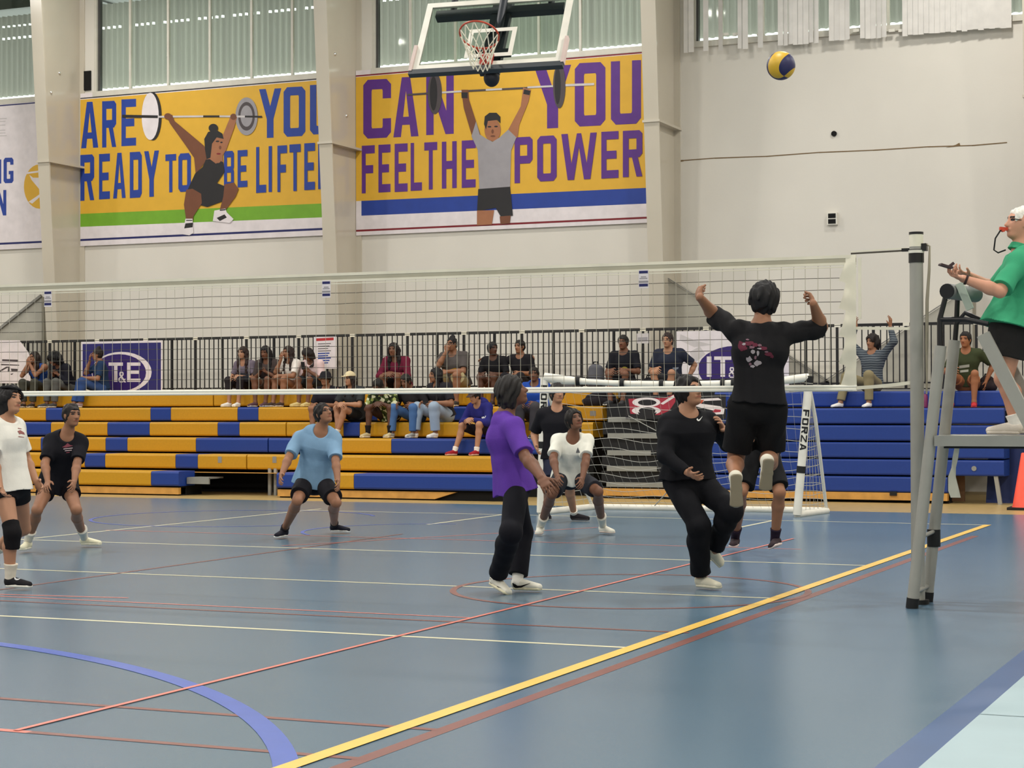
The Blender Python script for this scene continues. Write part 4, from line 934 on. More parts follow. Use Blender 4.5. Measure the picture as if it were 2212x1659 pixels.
def skin_mat(rgb): return mat('skin_%d_%d_%d' % rgb, rgb, rough=.55, spec=.35, noise=.05, nscale=9)
def cloth_mat(rgb, pat=None):
    nm = 'cloth_%d_%d_%d' % tuple(rgb) + (pat or '')
    if nm in MATS: return MATS[nm]
    m = mat(nm, rgb, rough=.85, spec=.15, noise=.07, nscale=7, bump=.12, bscale=90)
    if pat:
        nt = m.node_tree; b = nt.nodes['Principled BSDF']; tc = nt.nodes.new('ShaderNodeTexCoord'); vo = nt.nodes.new('ShaderNodeTexVoronoi')
        if pat == 'camo':
            vo.inputs['Scale'].default_value = 22; nt.links.new(tc.outputs['Object'], vo.inputs['Vector']); rp = nt.nodes.new('ShaderNodeValToRGB'); rp.color_ramp.interpolation = 'CONSTANT'
            for pos, c_ in ((0, (60, 74, 36)), (.3, (150, 160, 92)), (.5, (34, 38, 26)), (.72, (204, 204, 170))):
                e = rp.color_ramp.elements.new(pos); e.color = lin(c_)
            sp = nt.nodes.new('ShaderNodeSeparateColor'); nt.links.new(vo.outputs['Color'], sp.inputs[0]); nt.links.new(sp.outputs[0], rp.inputs[0]); nt.links.new(rp.outputs[0], b.inputs['Base Color'])
        if pat in ('stripe', 'plaid'):
            w_ = nt.nodes.new('ShaderNodeTexWave'); w_.bands_direction = 'Z'; w_.inputs['Scale'].default_value = 9 if pat == 'stripe' else 14; w_.inputs['Distortion'].default_value = 2
            nt.links.new(tc.outputs['Object'], w_.inputs[0]); mx = nt.nodes.new('ShaderNodeMix'); mx.data_type = 'RGBA'; mx.inputs[6].default_value = lin(rgb); mx.inputs[7].default_value = lin((104, 110, 116) if pat == 'stripe' else (112, 34, 52))
            nt.links.new(w_.outputs['Fac'], mx.inputs[0]); nt.links.new(mx.outputs[2], b.inputs['Base Color'])
    return m
def hair_mat(rgb): return mat('hair_%d_%d_%d' % tuple(rgb), rgb, rough=.6, spec=.3, noise=.25, nscale=40)

def hand(F, wr, d, palm, thumb, S, curl=.35, r=1.0):
    """palm and five fingers; d = direction, palm = way the palm faces, thumb = side of the thumb"""
    d = nrm(d); palm = nrm(np.array(palm) - d * (np.array(palm) @ d)); sd = np.cross(d, palm); sd = sd if sd @ np.array(thumb) > 0 else -sd
    pl = .088 * S; kn = wr + d * pl
    F.cone(wr, wr + d * pl * .45, (.026 * S, .017 * S), (.040 * S, .015 * S), side=sd, k=.012)
    F.cone(wr + d * pl * .4, kn, (.040 * S, .0155 * S), (.041 * S, .0125 * S), side=sd, k=.010)
    for i, ln in enumerate((.070, .079, .073, .057)):
        o = (1.5 - i) * .0215 * S; p = kn + sd * o - d * (.006 * abs(1.3 - i)) * S; dd = nrm(d + sd * (1.5 - i) * .085)
        for j, fr in enumerate((.45, .31, .24)):
            a = curl * (j + .6) * (1 + .12 * i); v = nrm(dd * math.cos(a) + palm * math.sin(a)); q = p + v * ln * fr * S
            F.cone(p, q, (.0088 - .0008 * j) * S * r, (.0080 - .0008 * j) * S * r, k=.004); p = q
    p = wr + d * pl * .28 + sd * .026 * S; v = nrm(sd * .75 + d * .62 + palm * .25); q = p + v * .040 * S; F.cone(p, q, .0125 * S, .0100 * S, k=.010)
    v2 = nrm(sd * .28 + d * .85 + palm * (.25 + curl * .5)); F.cone(q, q + v2 * .032 * S, .0098 * S, .0085 * S, k=.005)

def build_person(J, st):
    """J: joints in metres; st: style. Returns the root empty."""
    H = st['H']; wd_ = st.get('w', 1.0); vox = st.get('vox', .006); fine = vox < .0075
    P0, NK, HC = J['pel'], J['neck'], J['head']
    hu = .130 * H; ax = nrm(NK - P0); sh = nrm(J['shr'] - J['shl']); sh = nrm(sh - ax * (sh @ ax)); fw = np.cross(ax, sh)
    if fw @ J['face'] < 0 and not st.get('noflip'): fw = -fw
    hp = nrm(J['hipr'] - J['hipl']); T = np.linalg.norm(NK - P0)
    bow = st.get('bow', 0.0); Pw = P0 + ax * T * .33 - fw * bow * .6; Pc = P0 + ax * T * .68 - fw * bow; Pu = P0 + ax * T * .88 - fw * bow * .6
    low = st.get('z0'); base = [float(P0[0]), float(P0[1]), float(low if low is not None else 0)]
    root = empty('person', base, st['label'], 'person', st.get('group'))
    sk = skin_mat(st['skin']); S = H / 1.72; tl = st.get('limb', 1.0)
    f = nrm(J['face']); up = J.get('hup'); up = nrm(HC - NK) if up is None else nrm(up); up = nrm(up - f * (up @ f)); rt = np.cross(f, up)
    # ---- body
    F = Field(); B = wd_
    F.cone(P0 - ax * .02, Pw, (.088 * H * B, .064 * H * B), (.076 * H * B, .056 * H * B), side=hp, k=.04)
    F.cone(Pw, Pc, (.080 * H * B, .058 * H * B), (.092 * H * B, .064 * H * B), side=sh, k=.04)
    F.cone(Pc, Pu, (.092 * H * B, .064 * H * B), (.078 * H * B, .046 * H), side=sh, k=.04)
    F.cone(J['shl'], J['shr'], .032 * H, .032 * H, k=.05)
    F.cone(Pu, NK + (HC - NK) * .1, .040 * H, .034 * H, k=.05)
    F.cone(NK - ax * .01, HC - up * hu * .18 - f * hu * .06, .033 * H, .031 * H, k=.025)
    for s in 'lr':
        a, b, c = J['sh' + s], J['el' + s], J['wr' + s]
        F.ell(a, np.eye(3), (.036 * H * tl,) * 3, k=.04)
        F.cone(a, b, .030 * H * tl, .0235 * H * tl, k=.03); m_ = b + (c - b) * .28
        F.cone(b, m_, .0235 * H * tl, .0250 * H * tl, k=.02); F.cone(m_, c, .0250 * H * tl, .0150 * H, k=.02)
        hd = J['hd' + s] - c; pf = J.get('palm' + s); pf = (nrm(P0 + ax * T * .4 - c) if pf is None else pf); th = J.get('thumb' + s); th = f if th is None else th
        hand(F, c, hd, pf, th, S * (1.0 if fine else 1.08), curl=st.get('curl' + s, .35))
        a, b, c = J['hip' + s], J['kn' + s], J['an' + s]
        F.cone(a, b, (.049 * H * (B * .5 + .5) * tl), .0315 * H * tl, k=.03); F.ell(b, np.eye(3), (.0292 * H * tl,) * 3, k=.012)
        m_ = b + (c - b) * .30; bk = nrm(np.cross(np.cross(c - b, J['to' + s] - c), c - b)); m_ = m_ - bk * .012 * H
        F.cone(b, m_, .0285 * H * tl, .0325 * H * tl, k=.02); F.cone(m_, c, .0325 * H * tl, .0195 * H, k=.02)
        F.ell(c - nrm(c - b) * .004, np.eye(3), (.0225 * H,) * 3, k=.02)
    # head
    hx = [rt, up, f]
    F.ell(HC + up * .10 * hu - f * .05 * hu, hx, (.325 * hu, .385 * hu, .415 * hu), k=.02)
    F.ell(HC - up * .14 * hu + f * .10 * hu, hx, (.265 * hu, .33 * hu, .30 * hu), k=.03)
    F.ell(HC - up * .42 * hu + f * .24 * hu, hx, (.12 * hu, .075 * hu, .11 * hu), k=.03)
    F.cone(HC - rt * .17 * hu + up * .13 * hu + f * .30 * hu, HC + rt * .17 * hu + up * .13 * hu + f * .30 * hu, .05 * hu, k=.02)
    if True:
        for q in (-1, 1): F.ell(HC + rt * q * .15 * hu + up * .025 * hu + f * .40 * hu, hx, (.085 * hu, .055 * hu, .06 * hu), op='s', k=.015)
        F.cone(HC + up * .03 * hu + f * .36 * hu, HC - up * .13 * hu + f * .455 * hu, .035 * hu, .058 * hu, k=.012)
        F.cone(HC - rt * .06 * hu - up * .14 * hu + f * .40 * hu, HC + rt * .06 * hu - up * .14 * hu + f * .40 * hu, .035 * hu, k=.01)
        F.cone(HC - rt * .085 * hu - up * .255 * hu + f * .355 * hu, HC + rt * .085 * hu - up * .255 * hu + f * .355 * hu, .040 * hu, k=.012)
        for q in (-1, 1): F.ell(HC + rt * q * .335 * hu - up * .03 * hu - f * .03 * hu, [rt, up, nrm(f + rt * q * .3)], (.035 * hu, .135 * hu, .085 * hu), k=.012)
    V, Q_ = F.mesh(vox)
    ctr = V[Q_].mean(1) - HC; cu, cv, cw = ctr @ rt / hu, ctr @ up / hu, ctr @ f / hu
    fm = np.zeros(len(Q_), int); front = cw > .12
    fm[front & (((abs(cu) - .15) / .075) ** 2 + ((cv - .035) / .036) ** 2 < 1)] = 1
    fm[front & (abs(abs(cu) - .155) < .10) & (abs(cv - .125 + .15 * (abs(cu) - .15) ** 2) < .024)] = 1
    fm[front & ((cu / .115) ** 2 + ((cv + .262) / .036) ** 2 < 1) & (cw > .28)] = 2
    lipc = tuple(int(v * .72 + (34 if i == 0 else 6)) for i, v in enumerate(st['skin']))
    quad_mesh('body', V, Q_, [sk, mat('eye_dark', (36, 26, 22), rough=.4, noise=0), skin_mat(lipc)], root, fm)
    # ---- hair
    hs = st.get('hair', 'short')
    if hs != 'none':
        F = Field(); hc_ = hair_mat(st.get('hairc', (26, 20, 18))); th = {'short': .045, 'mop': .095, 'bun': .04, 'long': .06, 'curly': .13, 'bald': .025, 'full': .085}.get(hs, .05) * hu * st.get('hairth', 1.0)
        F.ell(HC + up * .11 * hu - f * .06 * hu, hx, (.33 * hu + th, .39 * hu + th, .42 * hu + th), k=.02)
        if hs in ('long', 'curly', 'mop'):
            F.ell(HC - up * .08 * hu - f * .16 * hu, hx, (.34 * hu + th, .40 * hu, .32 * hu + th * .5), k=.03)
        if hs in ('short', 'full'): F.ell(HC - up * .12 * hu - f * .18 * hu, hx, (.30 * hu, .30 * hu, .24 * hu), k=.03)
        if hs == 'bun': F.ell(HC + up * .56 * hu - f * .12 * hu, hx, (.17 * hu, .16 * hu, .17 * hu), k=.03); F.ell(HC - up * .06 * hu - f * .18 * hu, hx, (.31 * hu, .34 * hu, .26 * hu), k=.03)
        if hs == 'curly': F.ell(HC - up * .10 * hu - f * .30 * hu, hx, (.60 * hu, .66 * hu, .40 * hu), k=.04)
        ln = st.get('hairlen', .9)
        if hs == 'long':
            for q in (-1, 1):
                a = HC + rt * q * .30 * hu - up * .0 * hu - f * .10 * hu; b = NK + rt * q * .40 * hu - up * .20 * hu + f * .26 * hu; c = NK + rt * q * .40 * hu - ax * ln * hu + fw * .62 * hu
                F.cone(a, b, .14 * hu, .16 * hu, k=.04); F.cone(b, c, .16 * hu, .08 * hu, k=.03)
            F.cone(HC - f * .25 * hu, NK - f * .3 * hu - ax * ln * .7 * hu, (.34 * hu, .16 * hu), (.30 * hu, .08 * hu), side=rt, k=.04)
        if hs == 'mop': F.ell(HC - up * .30 * hu - f * .30 * hu, hx, (.34 * hu, .36 * hu, .26 * hu), k=.04)
        fr = st.get('fringe', .0)
        F.ell(HC - up * (.13 + fr) * hu + f * .52 * hu, hx, (.315 * hu, .40 * hu, .50 * hu), op='s', k=.012)
        F.ell(HC - up * .62 * hu + f * .30 * hu, hx, (.34 * hu, .40 * hu, .46 * hu), op='s', k=.02)
        if hs == 'bald': F.plane(HC + up * .02 * hu, -up); 
        V, Q_ = F.mesh(vox, noise={'curly': .012, 'mop': .007, 'short': .005, 'full': .006}.get(hs, .005) * S, seed=len(st['label']), wl=.034)
        quad_mesh('hair', V, Q_, hc_, root)
    # ---- upper garment
    g = st.get('top')
    if g:
        F = Field(); lo_ = g.get('loose', .016); e = lo_; he = g.get('hem', .12); hz = P0 - ax * he * 1.0
        wB = B
        F.cone(Pw, hz, (.078 * H * wB + e, .060 * H * wB + e), (.100 * H * wB + e * 1.15 + g.get('flare', 0), .076 * H * wB + e * 1.15 + g.get('flare', 0)), side=hp, k=.03, fb=True)
        F.cone(Pw, Pc, (.078 * H * wB + e, .060 * H * wB + e), (.094 * H * wB + e * .9, .066 * H * wB + e * .9), side=sh, k=.03)
        F.cone(Pc, Pu, (.096 * H * wB + e, .067 * H * wB + e), (.080 * H * wB + e * .8, .050 * H + e * .6), side=sh, k=.04)
        F.cone(J['shl'], J['shr'], .032 * H + e * .3, .032 * H + e * .3, k=.05)
        F.cone(Pu, NK - ax * .005 * H, .046 * H + e * .3, .040 * H, k=.04, fb=True)
        for s in 'lr':
            q = J['sh' + s]; sd_ = nrm(q - Pu - ax * ((q - Pu) @ ax)); F.cone(q + (NK - q) * .22 - ax * .02 * H, Pc + sd_ * .050 * H, .036 * H + e * .35, .042 * H + e * .4, k=.05)
        sl = g.get('sleeve', .72)
        if sl > 0:
            for s in 'lr':
                a, b, c = J['sh' + s], J['el' + s], J['wr' + s]
                if sl <= 1: F.cone(a, a + (b - a) * sl, .034 * H * tl + e * .35, .0285 * H * tl + e * .72, k=.04, fb=True)
                else:
                    F.cone(a, b, .035 * H * tl + e * .4, .028 * H * tl + e * .4, k=.04); F.cone(b, b + (c - b) * (sl - 1), .029 * H * tl + e * .4, .019 * H + e * .4, k=.025, fb=True)
        for zp, zn in g.get('cuts', []): F.plane(zp, zn)
        if sl <= 0:
            for s in 'lr': F.ell(J['sh' + s] + (J['sh' + s] - NK) * .12, np.eye(3), (.055 * H,) * 3, op='s', k=.02)
        ncut = g.get('vneck', .045); F.ell(NK + fw * .045 * H + ax * .012 * H, [sh, ax, fw], (.048 * H, ncut * H, .05 * H), op='s', k=.01)
        V, Q_ = F.mesh(vox * 1.05, noise=g.get('fold', .006) * .62, seed=7 + len(st['label']))
        go = quad_mesh(g.get('name', 't_shirt'), V, Q_, cloth_mat(g['c'], g.get('pat')), root)
        if g.get('hood'):
            Fh = Field(); Fh.cone(NK - sh * .08 - fw * .02, NK + sh * .08 - fw * .02, .05, .05, k=.03); Fh.ell(NK - fw * .09 - ax * .03, [sh, ax, fw], (.12, .10, .06), k=.04)
            Fh.ell(HC - up * .1 * hu + f * .1 * hu, hx, (.30 * hu, .5 * hu, .45 * hu), op='s', k=.01); V, Q_ = Fh.mesh(vox); quad_mesh('hood', V, Q_, cloth_mat(g['c']), go)
        if g.get('collar'):
            Fh = Field(); Fh.cone(NK - ax * .012 + fw * .01, NK + ax * .034, (.052 * H, .050 * H), (.044 * H, .042 * H), side=sh, k=.01, fa=True, fb=True); Fh.cone(NK + fw * .03 - ax * .02, NK + fw * .06 - ax * .07, (.04, .012), (.02, .01), side=sh, k=.01); V, Q_ = Fh.mesh(vox)
            quad_mesh('collar', V, Q_, cloth_mat(g['c']), go)
        st['_top'] = go
    # ---- lower garment
    g = st.get('bot')
    if g:
        F = Field(); e = g.get('loose', .016); ln = g.get('len', .7)
        ew = min(e, .011); F.cone(P0 + ax * .035 * H, P0 - ax * .02, (.086 * H * B + ew, .063 * H * B + ew), (.091 * H * B + ew, .067 * H * B + ew), side=hp, k=.03, fa=True)
        for s in 'lr':
            a, b, c = J['hip' + s], J['kn' + s], J['an' + s]; t0 = .0505 * H * (B * .5 + .5) * tl + ew
            if ln <= 1: F.cone(a, a + (b - a) * ln, t0, (.049 - .015 * ln) * H * (B * .5 + .5) * tl + e * 1.15, k=.035, fb=True)
            else:
                F.cone(a, b, t0, .0345 * H * tl + e * .75, k=.035); m_ = b + (c - b) * (ln - 1)
                F.ell(b, np.eye(3), (.0345 * H * tl + e * .7,) * 3, k=.02); cf = b + (c - b) * .28; bkd = nrm(np.cross(np.cross(c - b, J['to' + s] - c), c - b)); F.ell(cf - bkd * .010 * H, np.eye(3), (.036 * H * tl + e * .6,) * 3, k=.03); F.cone(b, m_, .0345 * H * tl + e * .75, max(.026 * H, .030 * H * tl) + e * g.get('cuff', .9), k=.03, fb=True)
        V, Q_ = F.mesh(vox * 1.05, noise=g.get('fold', .006) * .62, seed=3 + len(st['label']))
        quad_mesh(g.get('name', 'shorts'), V, Q_, cloth_mat(g['c'], g.get('pat')), root); st['_bot'] = root.children[-1]
    # ---- feet
    for s in 'lr':
        if st.get('nofoot') and s in st['nofoot']: continue
        A, TO, K = J['an' + s], J['to' + s], J['kn' + s]; upv = J.get('fup' + s); upv = np.array([0, 0, 1.0]) if upv is None else nrm(upv)
        d = TO - A; d = nrm(d - upv * (d @ upv)); sd = np.cross(d, upv); FL = .158 * H
        H0 = A - upv * .076 * S - d * .052 * S; T0 = H0 + d * FL
        sc = st.get('shoe', (225, 220, 205)); so = st.get('sole', (230, 225, 212))
        F = Field(); F.cone(H0 + d * .045 * S + upv * .048 * S, T0 - d * .05 * S + upv * .026 * S, (.036 * S, .046 * S), (.041 * S, .026 * S), side=sd, k=.02); F.cone(A - upv * .012, H0 + d * .05 * S + upv * .05 * S, (.043 * S), (.044 * S), k=.02, fa=True)
        F.plane(H0 + upv * .004, -upv); V, Q_ = F.mesh(min(vox, .007)); so_ = quad_mesh('shoe', V, Q_, cloth_mat(sc), root)
        F = Field(); F.cone(H0 + d * .04 * S + upv * .012, H0 + d * FL * .45 + upv * .012, (.038 * S, .02), (.037 * S, .02), side=sd, k=.01); F.cone(H0 + d * FL * .45 + upv * .012, T0 - d * .046 * S + upv * .012, (.037 * S, .02), (.046 * S, .018), side=sd, k=.01)
        F.plane(H0, -upv); F.plane(H0 + upv * .026 * S, upv); V, Q_ = F.mesh(min(vox, .007)); quad_mesh('sole', V, Q_, mat('sole_%d_%d_%d' % so, so, rough=.6), so_)
        if st.get('sock'):
            sh_ = st.get('sockh', .28); q = A + (K - A) * sh_; F = Field(); F.cone(A - nrm(K - A) * .022, A + (K - A) * min(.12, sh_ * .5), .0246 * H, .0246 * H, k=.01)
            F.cone(A + (K - A) * min(.12, sh_ * .5), q, .0245 * H, (.024 + .030 * sh_) * H, k=.01, fb=True); V, Q_ = F.mesh(vox); quad_mesh('sock', V, Q_, cloth_mat(st['sock']), root)
    st['_fr'] = (HC, rt, up, f, hu)
    return root

def link(p, px, L, sg=None):
    d = ray(px[0], px[1]); o = CAM - p; a = d @ d; b = 2 * d @ o; c = o @ o - L * L; D = b * b - 4 * a * c
    t = -b / (2 * a) if D <= 0 else (-b + (1 if sg > 0 else -1) * math.sqrt(D)) / (2 * a)
    return CAM + d * t
def pose(sp):
    """joints of a player from the measured points: bone lengths fix the depth of every limb"""
    H, D = sp['H'], sp['dep']; J = {}
    for k in ('pel', 'neck', 'head', 'shl', 'shr', 'hipl', 'hipr'):
        q = sp[k]; J[k] = at_depth(q[0], q[1], D + (q[2] if len(q) > 2 else 0))
    for s in 'lr':
        for k, par, L in (('el', 'sh', .172), ('wr', 'el', .150), ('hd', 'wr', .10), ('kn', 'hip', .245), ('an', 'kn', .240)):
            q = sp[k + s]
            if k == 'an' and len(q) > 2 and q[2] == 'z': J[k + s] = at(q[0], q[1], 2, q[3])
            elif len(q) > 3 and q[3] == 'd': J[k + s] = at_depth(q[0], q[1], D + q[2])
            else: J[k + s] = link(J[par + s], q, L * H, q[2] if len(q) > 2 else 1)
        q = sp['to' + s]
        if len(q) > 3 and q[2] == 'z':        # planted foot: the measured column gives its turn, the foot length the rest
            A_ = J['an' + s]; dp = depth_of(A_); rh = nrm([RIGHT[0], RIGHT[1], 0]); th = nrm([-FWD[0], -FWD[1], 0])
            ca = RM.T @ (A_ - CAM); xa_ = W / 2 + FPX * ca[0] / -ca[2]; dr = (q[0] - xa_) * dp / FPX; dr = max(-.195, min(.195, dr)); J['to' + s] = A_ + rh * dr + th * math.sqrt(.2 ** 2 - dr * dr) + np.array([0, 0, q[3] - A_[2]])
        else: J['to' + s] = link(J['an' + s], q, .13 * H, q[2])
        for k in ('palm', 'thumb', 'fup'):
            if k + s in sp: J[k + s] = cv3(sp[k + s])
    J['face'] = cv3(sp['face'])
    if 'hup' in sp: J['hup'] = cv3(sp['hup'])
    return J
def cv3(v): return RIGHT * v[0] + UPV * v[1] - FWD * v[2]     # (right, up, towards the camera)

from mathutils.bvhtree import BVHTree
import bmesh
def decal(obj, polys, mats, name='print'):
    """printed mark laid on a garment: outline taken along the sight line, wrapped on the cloth"""
    me = obj.data; bv = BVHTree.FromPolygons([v.co for v in me.vertices], [tuple(p.vertices) for p in me.polygons]); bm = bmesh.new()
    for pts, mi in polys:
        b2 = bmesh.new(); b2.faces.new([b2.verts.new((x, y, 0)) for x, y in pts]); bmesh.ops.triangulate(b2, faces=b2.faces[:])
        for _ in range(3):
            ed = [e for e in b2.edges if e.calc_length() > 4]
            if ed: bmesh.ops.subdivide_edges(b2, edges=ed, cuts=1); bmesh.ops.triangulate(b2, faces=b2.faces[:])
        vm = {}
        for v in b2.verts:
            d = Vector(ray(v.co.x, v.co.y)).normalized(); h = bv.ray_cast(Vector(CAM), d)
            if h[0] is not None: vm[v] = bm.verts.new(h[0] - d * (.004 + .002 * mi))
        for fc in b2.faces:
            if all(v in vm for v in fc.verts):
                try: q = bm.faces.new([vm[v] for v in fc.verts]); q.material_index = mi
                except ValueError: pass
        b2.free()
    m = bpy.data.meshes.new(name); bm.to_mesh(m); bm.free()
    for q in mats: m.materials.append(q)
    o = bpy.data.objects.new(name, m); COL.objects.link(o); parent_to(o, obj); return o

def seated(sp):
    """joints of someone sitting on a bench row"""
    H = sp['H']; S = np.array([sp['x'], sp['y'], sp['z']], float); yaw = math.radians(sp.get('yaw', 0)); lean = math.radians(sp.get('lean', 14))
    fw = np.array([math.sin(yaw), -math.cos(yaw), 0]); rt = np.array([-math.cos(yaw), -math.sin(yaw), 0]); Z = np.array([0, 0, 1.0])   # rt = the sitter's right hand side
    w = sp.get('w', 1.0); J = {}; J['pel'] = S + Z * .095 * w
    ax = Z * math.cos(lean) + fw * math.sin(lean); J['neck'] = J['pel'] + ax * .30 * H
    hl = lean + math.radians(sp.get('bow_head', 5)); J['head'] = J['neck'] + (Z * math.cos(hl) + fw * math.sin(hl)) * .088 * H + fw * .02
    hy = yaw + math.radians(sp.get('turn', 0)); pit = math.radians(sp.get('pitch', 0)); hf = np.array([math.sin(hy), -math.cos(hy), 0])
    J['face'] = hf * math.cos(pit) + Z * math.sin(pit); J['hup'] = Z * math.cos(pit) - hf * math.sin(pit)
    for s, q in (('r', 1), ('l', -1)):
        J['sh' + s] = J['neck'] + rt * q * .105 * H * (w * .4 + .6) - ax * .035 * H; J['hip' + s] = J['pel'] + rt * q * .052 * H * w + fw * .02
        spread = sp.get('spread', .10); ft = sp.get('ft', {}).get(s, (.40, 0)); fz = sp.get('drop', .25)
        A = J['pel'] + fw * (ft[0] + .0) + rt * q * (spread + ft[1]); A = np.array([A[0], A[1], sp['z'] - fz + .078 * H / 1.72])
        if 'front' in sp: A[1] = min(A[1], sp['front'] - .12)          # feet stay on the tread in front of the seat
        h = J['hip' + s]; v = A - h; L1, L2 = .245 * H, .246 * H; d = min(np.linalg.norm(v), (L1 + L2) * .995); vn = nrm(v); a = (L1 * L1 - L2 * L2 + d * d) / (2 * d); hh = math.sqrt(max(L1 * L1 - a * a, 0))
        bend = fw * .55 + Z * 1.0 + rt * q * sp.get('kout', .15); bend = nrm(bend - vn * (bend @ vn)); J['kn' + s] = h + vn * a + bend * hh; J['an' + s] = A if np.linalg.norm(v) < (L1 + L2) else h + vn * (L1 + L2)
        J['to' + s] = A + (fw + rt * q * .15) * .2 - Z * .04
        ar = sp.get('arm' + s, 'lap'); kn = J['kn' + s]; el0 = J['sh' + s]
        if ar == 'lap': W_ = kn - fw * .06 + Z * .055 * 1.2 - rt * q * .03; hd = fw * .8 - Z * .35 - rt * q * .4; eo = -fw * .3 + rt * q * .5 - Z * .6
        elif ar == 'clasp': W_ = (J['knl'] + kn) / 2 if s == 'l' and 'knl' in J and False else J['pel'] + fw * .40 + Z * .20 + rt * q * .045; hd = fw * .5 - rt * q * .8 - Z * .2; eo = rt * q * .8 - Z * .5 - fw * .2
        elif ar == 'phone': W_ = J['pel'] + fw * .30 + Z * .26 + rt * q * .06; hd = fw * .5 + Z * .5 - rt * q * .5; eo = -Z * .9 + rt * q * .6 - fw * .2
        elif ar == 'chin': W_ = J['head'] + hf * .13 - Z * .13 + rt * q * .03; hd = Z * .9 - rt * q * .3 + hf * .05; eo = -Z * .9 + rt * q * .4 + fw * .3
        elif ar == 'up': W_ = J['sh' + s] + Z * .42 + rt * q * .12; hd = Z + rt * q * .1; eo = rt * q + fw * .2
        elif ar == 'reach': W_ = J['sh' + s] + rt * q * .45 + Z * .03; hd = rt * q - Z * .2; eo = -Z * .5 + fw * .5
        else: W_ = S + rt * q * .26 + Z * .14 - fw * .02; hd = -Z + fw * .3; eo = rt * q * .6 - fw * .5
        v = W_ - el0; L1, L2 = .172 * H, .150 * H; d = np.linalg.norm(v)
        if d > (L1 + L2) * .99: W_ = el0 + v / d * (L1 + L2) * .99; v = W_ - el0; d = np.linalg.norm(v)
        vn = v / d; a = (L1 * L1 - L2 * L2 + d * d) / (2 * d); hh = math.sqrt(max(L1 * L1 - a * a, 0)); eo = eo - vn * (eo @ vn)
        J['el' + s] = el0 + vn * a + nrm(eo) * hh; J['wr' + s] = W_; J['hd' + s] = W_ + nrm(hd) * .17; J['palm' + s] = nrm(-rt * q * .6 - Z * .4 if ar != 'chin' else -hf); J['thumb' + s] = Z + fw * .3
    return J
# ------------------------------------------------------------------ the players
TAN, MED, BRN, DRK, PALE = (168, 122, 94), (144, 100, 74), (112, 74, 54), (88, 58, 44), (202, 158, 132)
BLK = (26, 25, 28); HB = (24, 19, 17)
def player(sp): return build_person(pose(sp), sp)

# purple shirt, side view, on the near side of the net
D = depth_of((-1.82, -.40, .9))
PG = 'players on the court'
s1 = dict(group=PG, label='person in purple t-shirt and black joggers looking up in profile at the net', H=1.70, dep=D, skin=BRN, hair='mop', hairc=(34, 30, 28), face=(.90, .36, .12), hup=(-.42, .9, 0), vox=.0052, w=.92,
  pel=(1112, 1046, 0), neck=(1090, 897, 0), head=(1107, 846, 0), shl=(1098, 918, .17), shr=(1108, 922, -.16), hipl=(1108, 1052, .09), hipr=(1116, 1054, -.09),
  elr=(1135, 988, -1), wrr=(1168, 1032, -1), hdr=(1192, 1066, -1), ell=(1142, 992, 1), wrl=(1176, 1036, -1), hdl=(1200, 1062, 1), palmr=(-.3, .2, -.9), palml=(-.3, .2, .9),
  knr=(1104, 1150, -1), anr=(1074, 1247, 'z', .115), tor=(1108, 1286, 'z', .03), knl=(1128, 1150, 1), anl=(1118, 1252, 'z', .09), tol=(1172, 1274, 'z', .03), fupr=(.42, .9, 0),
  top=dict(c=(92, 56, 150), sleeve=.85, hem=.06, loose=.030, flare=.012, fold=.008), bot=dict(c=(20, 20, 26), len=1.90, loose=.026, cuff=.8, name='joggers', fold=.004), shoe=(222, 218, 204), sole=(216, 208, 178), sock=(226, 222, 214), sockh=.3, bow=.02)
r1 = player(s1)
def swoosh(cx, cy, L, h, ang=0.0, flip=1):
    base_ = [(0, .35), (.08, .75), (.25, .95), (.45, .85), (1.0, .0), (.48, .52), (.30, .58), (.20, .45), (.22, .15)]
    ca, sa = math.cos(ang), math.sin(ang); o = []
    for u, v in base_:
        x, y = (u - .5) * L * flip, (v - .5) * h; o.append((cx + x * ca - y * sa, cy + x * sa + y * ca))
    return o
shoes1 = [c for c in r1.children if c.name.startswith('shoe')]
for so, (cx, cy, a) in zip(shoes1, ((1126, 1265, .12), (1064, 1262, .80))): decal(so, [(swoosh(cx, cy, 40, 17, a), 0)], [cloth_mat(BLK)], 'swoosh')

# jumper with his back to the camera
D = depth_of((-.35, -.75, 1.6))
s2 = dict(group=PG, label='person in black t-shirt and shorts jumping at the net seen from behind', H=1.76, dep=D, skin=MED, hair='full', hairc=(17, 14, 16), face=(.05, .12, -1), vox=.0052, w=.98, limb=1.04, hairth=1.35, z0=0.45,
  pel=(1636, 872, 0), neck=(1645, 705, .02), head=(1650, 650, .06), shl=(1592, 716, .06), shr=(1700, 722, .06), hipl=(1605, 880, 0), hipr=(1667, 880, 0),
  ell=(1545, 684, 1), wrl=(1512, 642, -1), hdl=(1502, 618, 1), elr=(1774, 706, 1), wrr=(1757, 656, -1), hdr=(1748, 632, 1), curll=1.25, curlr=1.25, palml=(.5, -.5, .7), palmr=(-.6, -.5, .6), thumbl=(1, .2, 0), thumbr=(-1, .2, 0),
  knl=(1588, 1002, 1), anl=(1588, 1030, -1), tol=(1592, 1090, -1), fupl=(0, .62, -.78), knr=(1662, 1000, 1), anr=(1655, 994, -1), tor=(1642, 1050, -1), fupr=(-.2, .62, -.78),
  top=dict(c=(25, 24, 26), sleeve=1.0, hem=.0, loose=.026, flare=.0, fold=.010), bot=dict(c=(22, 21, 22), len=.74, loose=.030, fold=.009), shoe=(206, 200, 184), sole=(126, 116, 96))
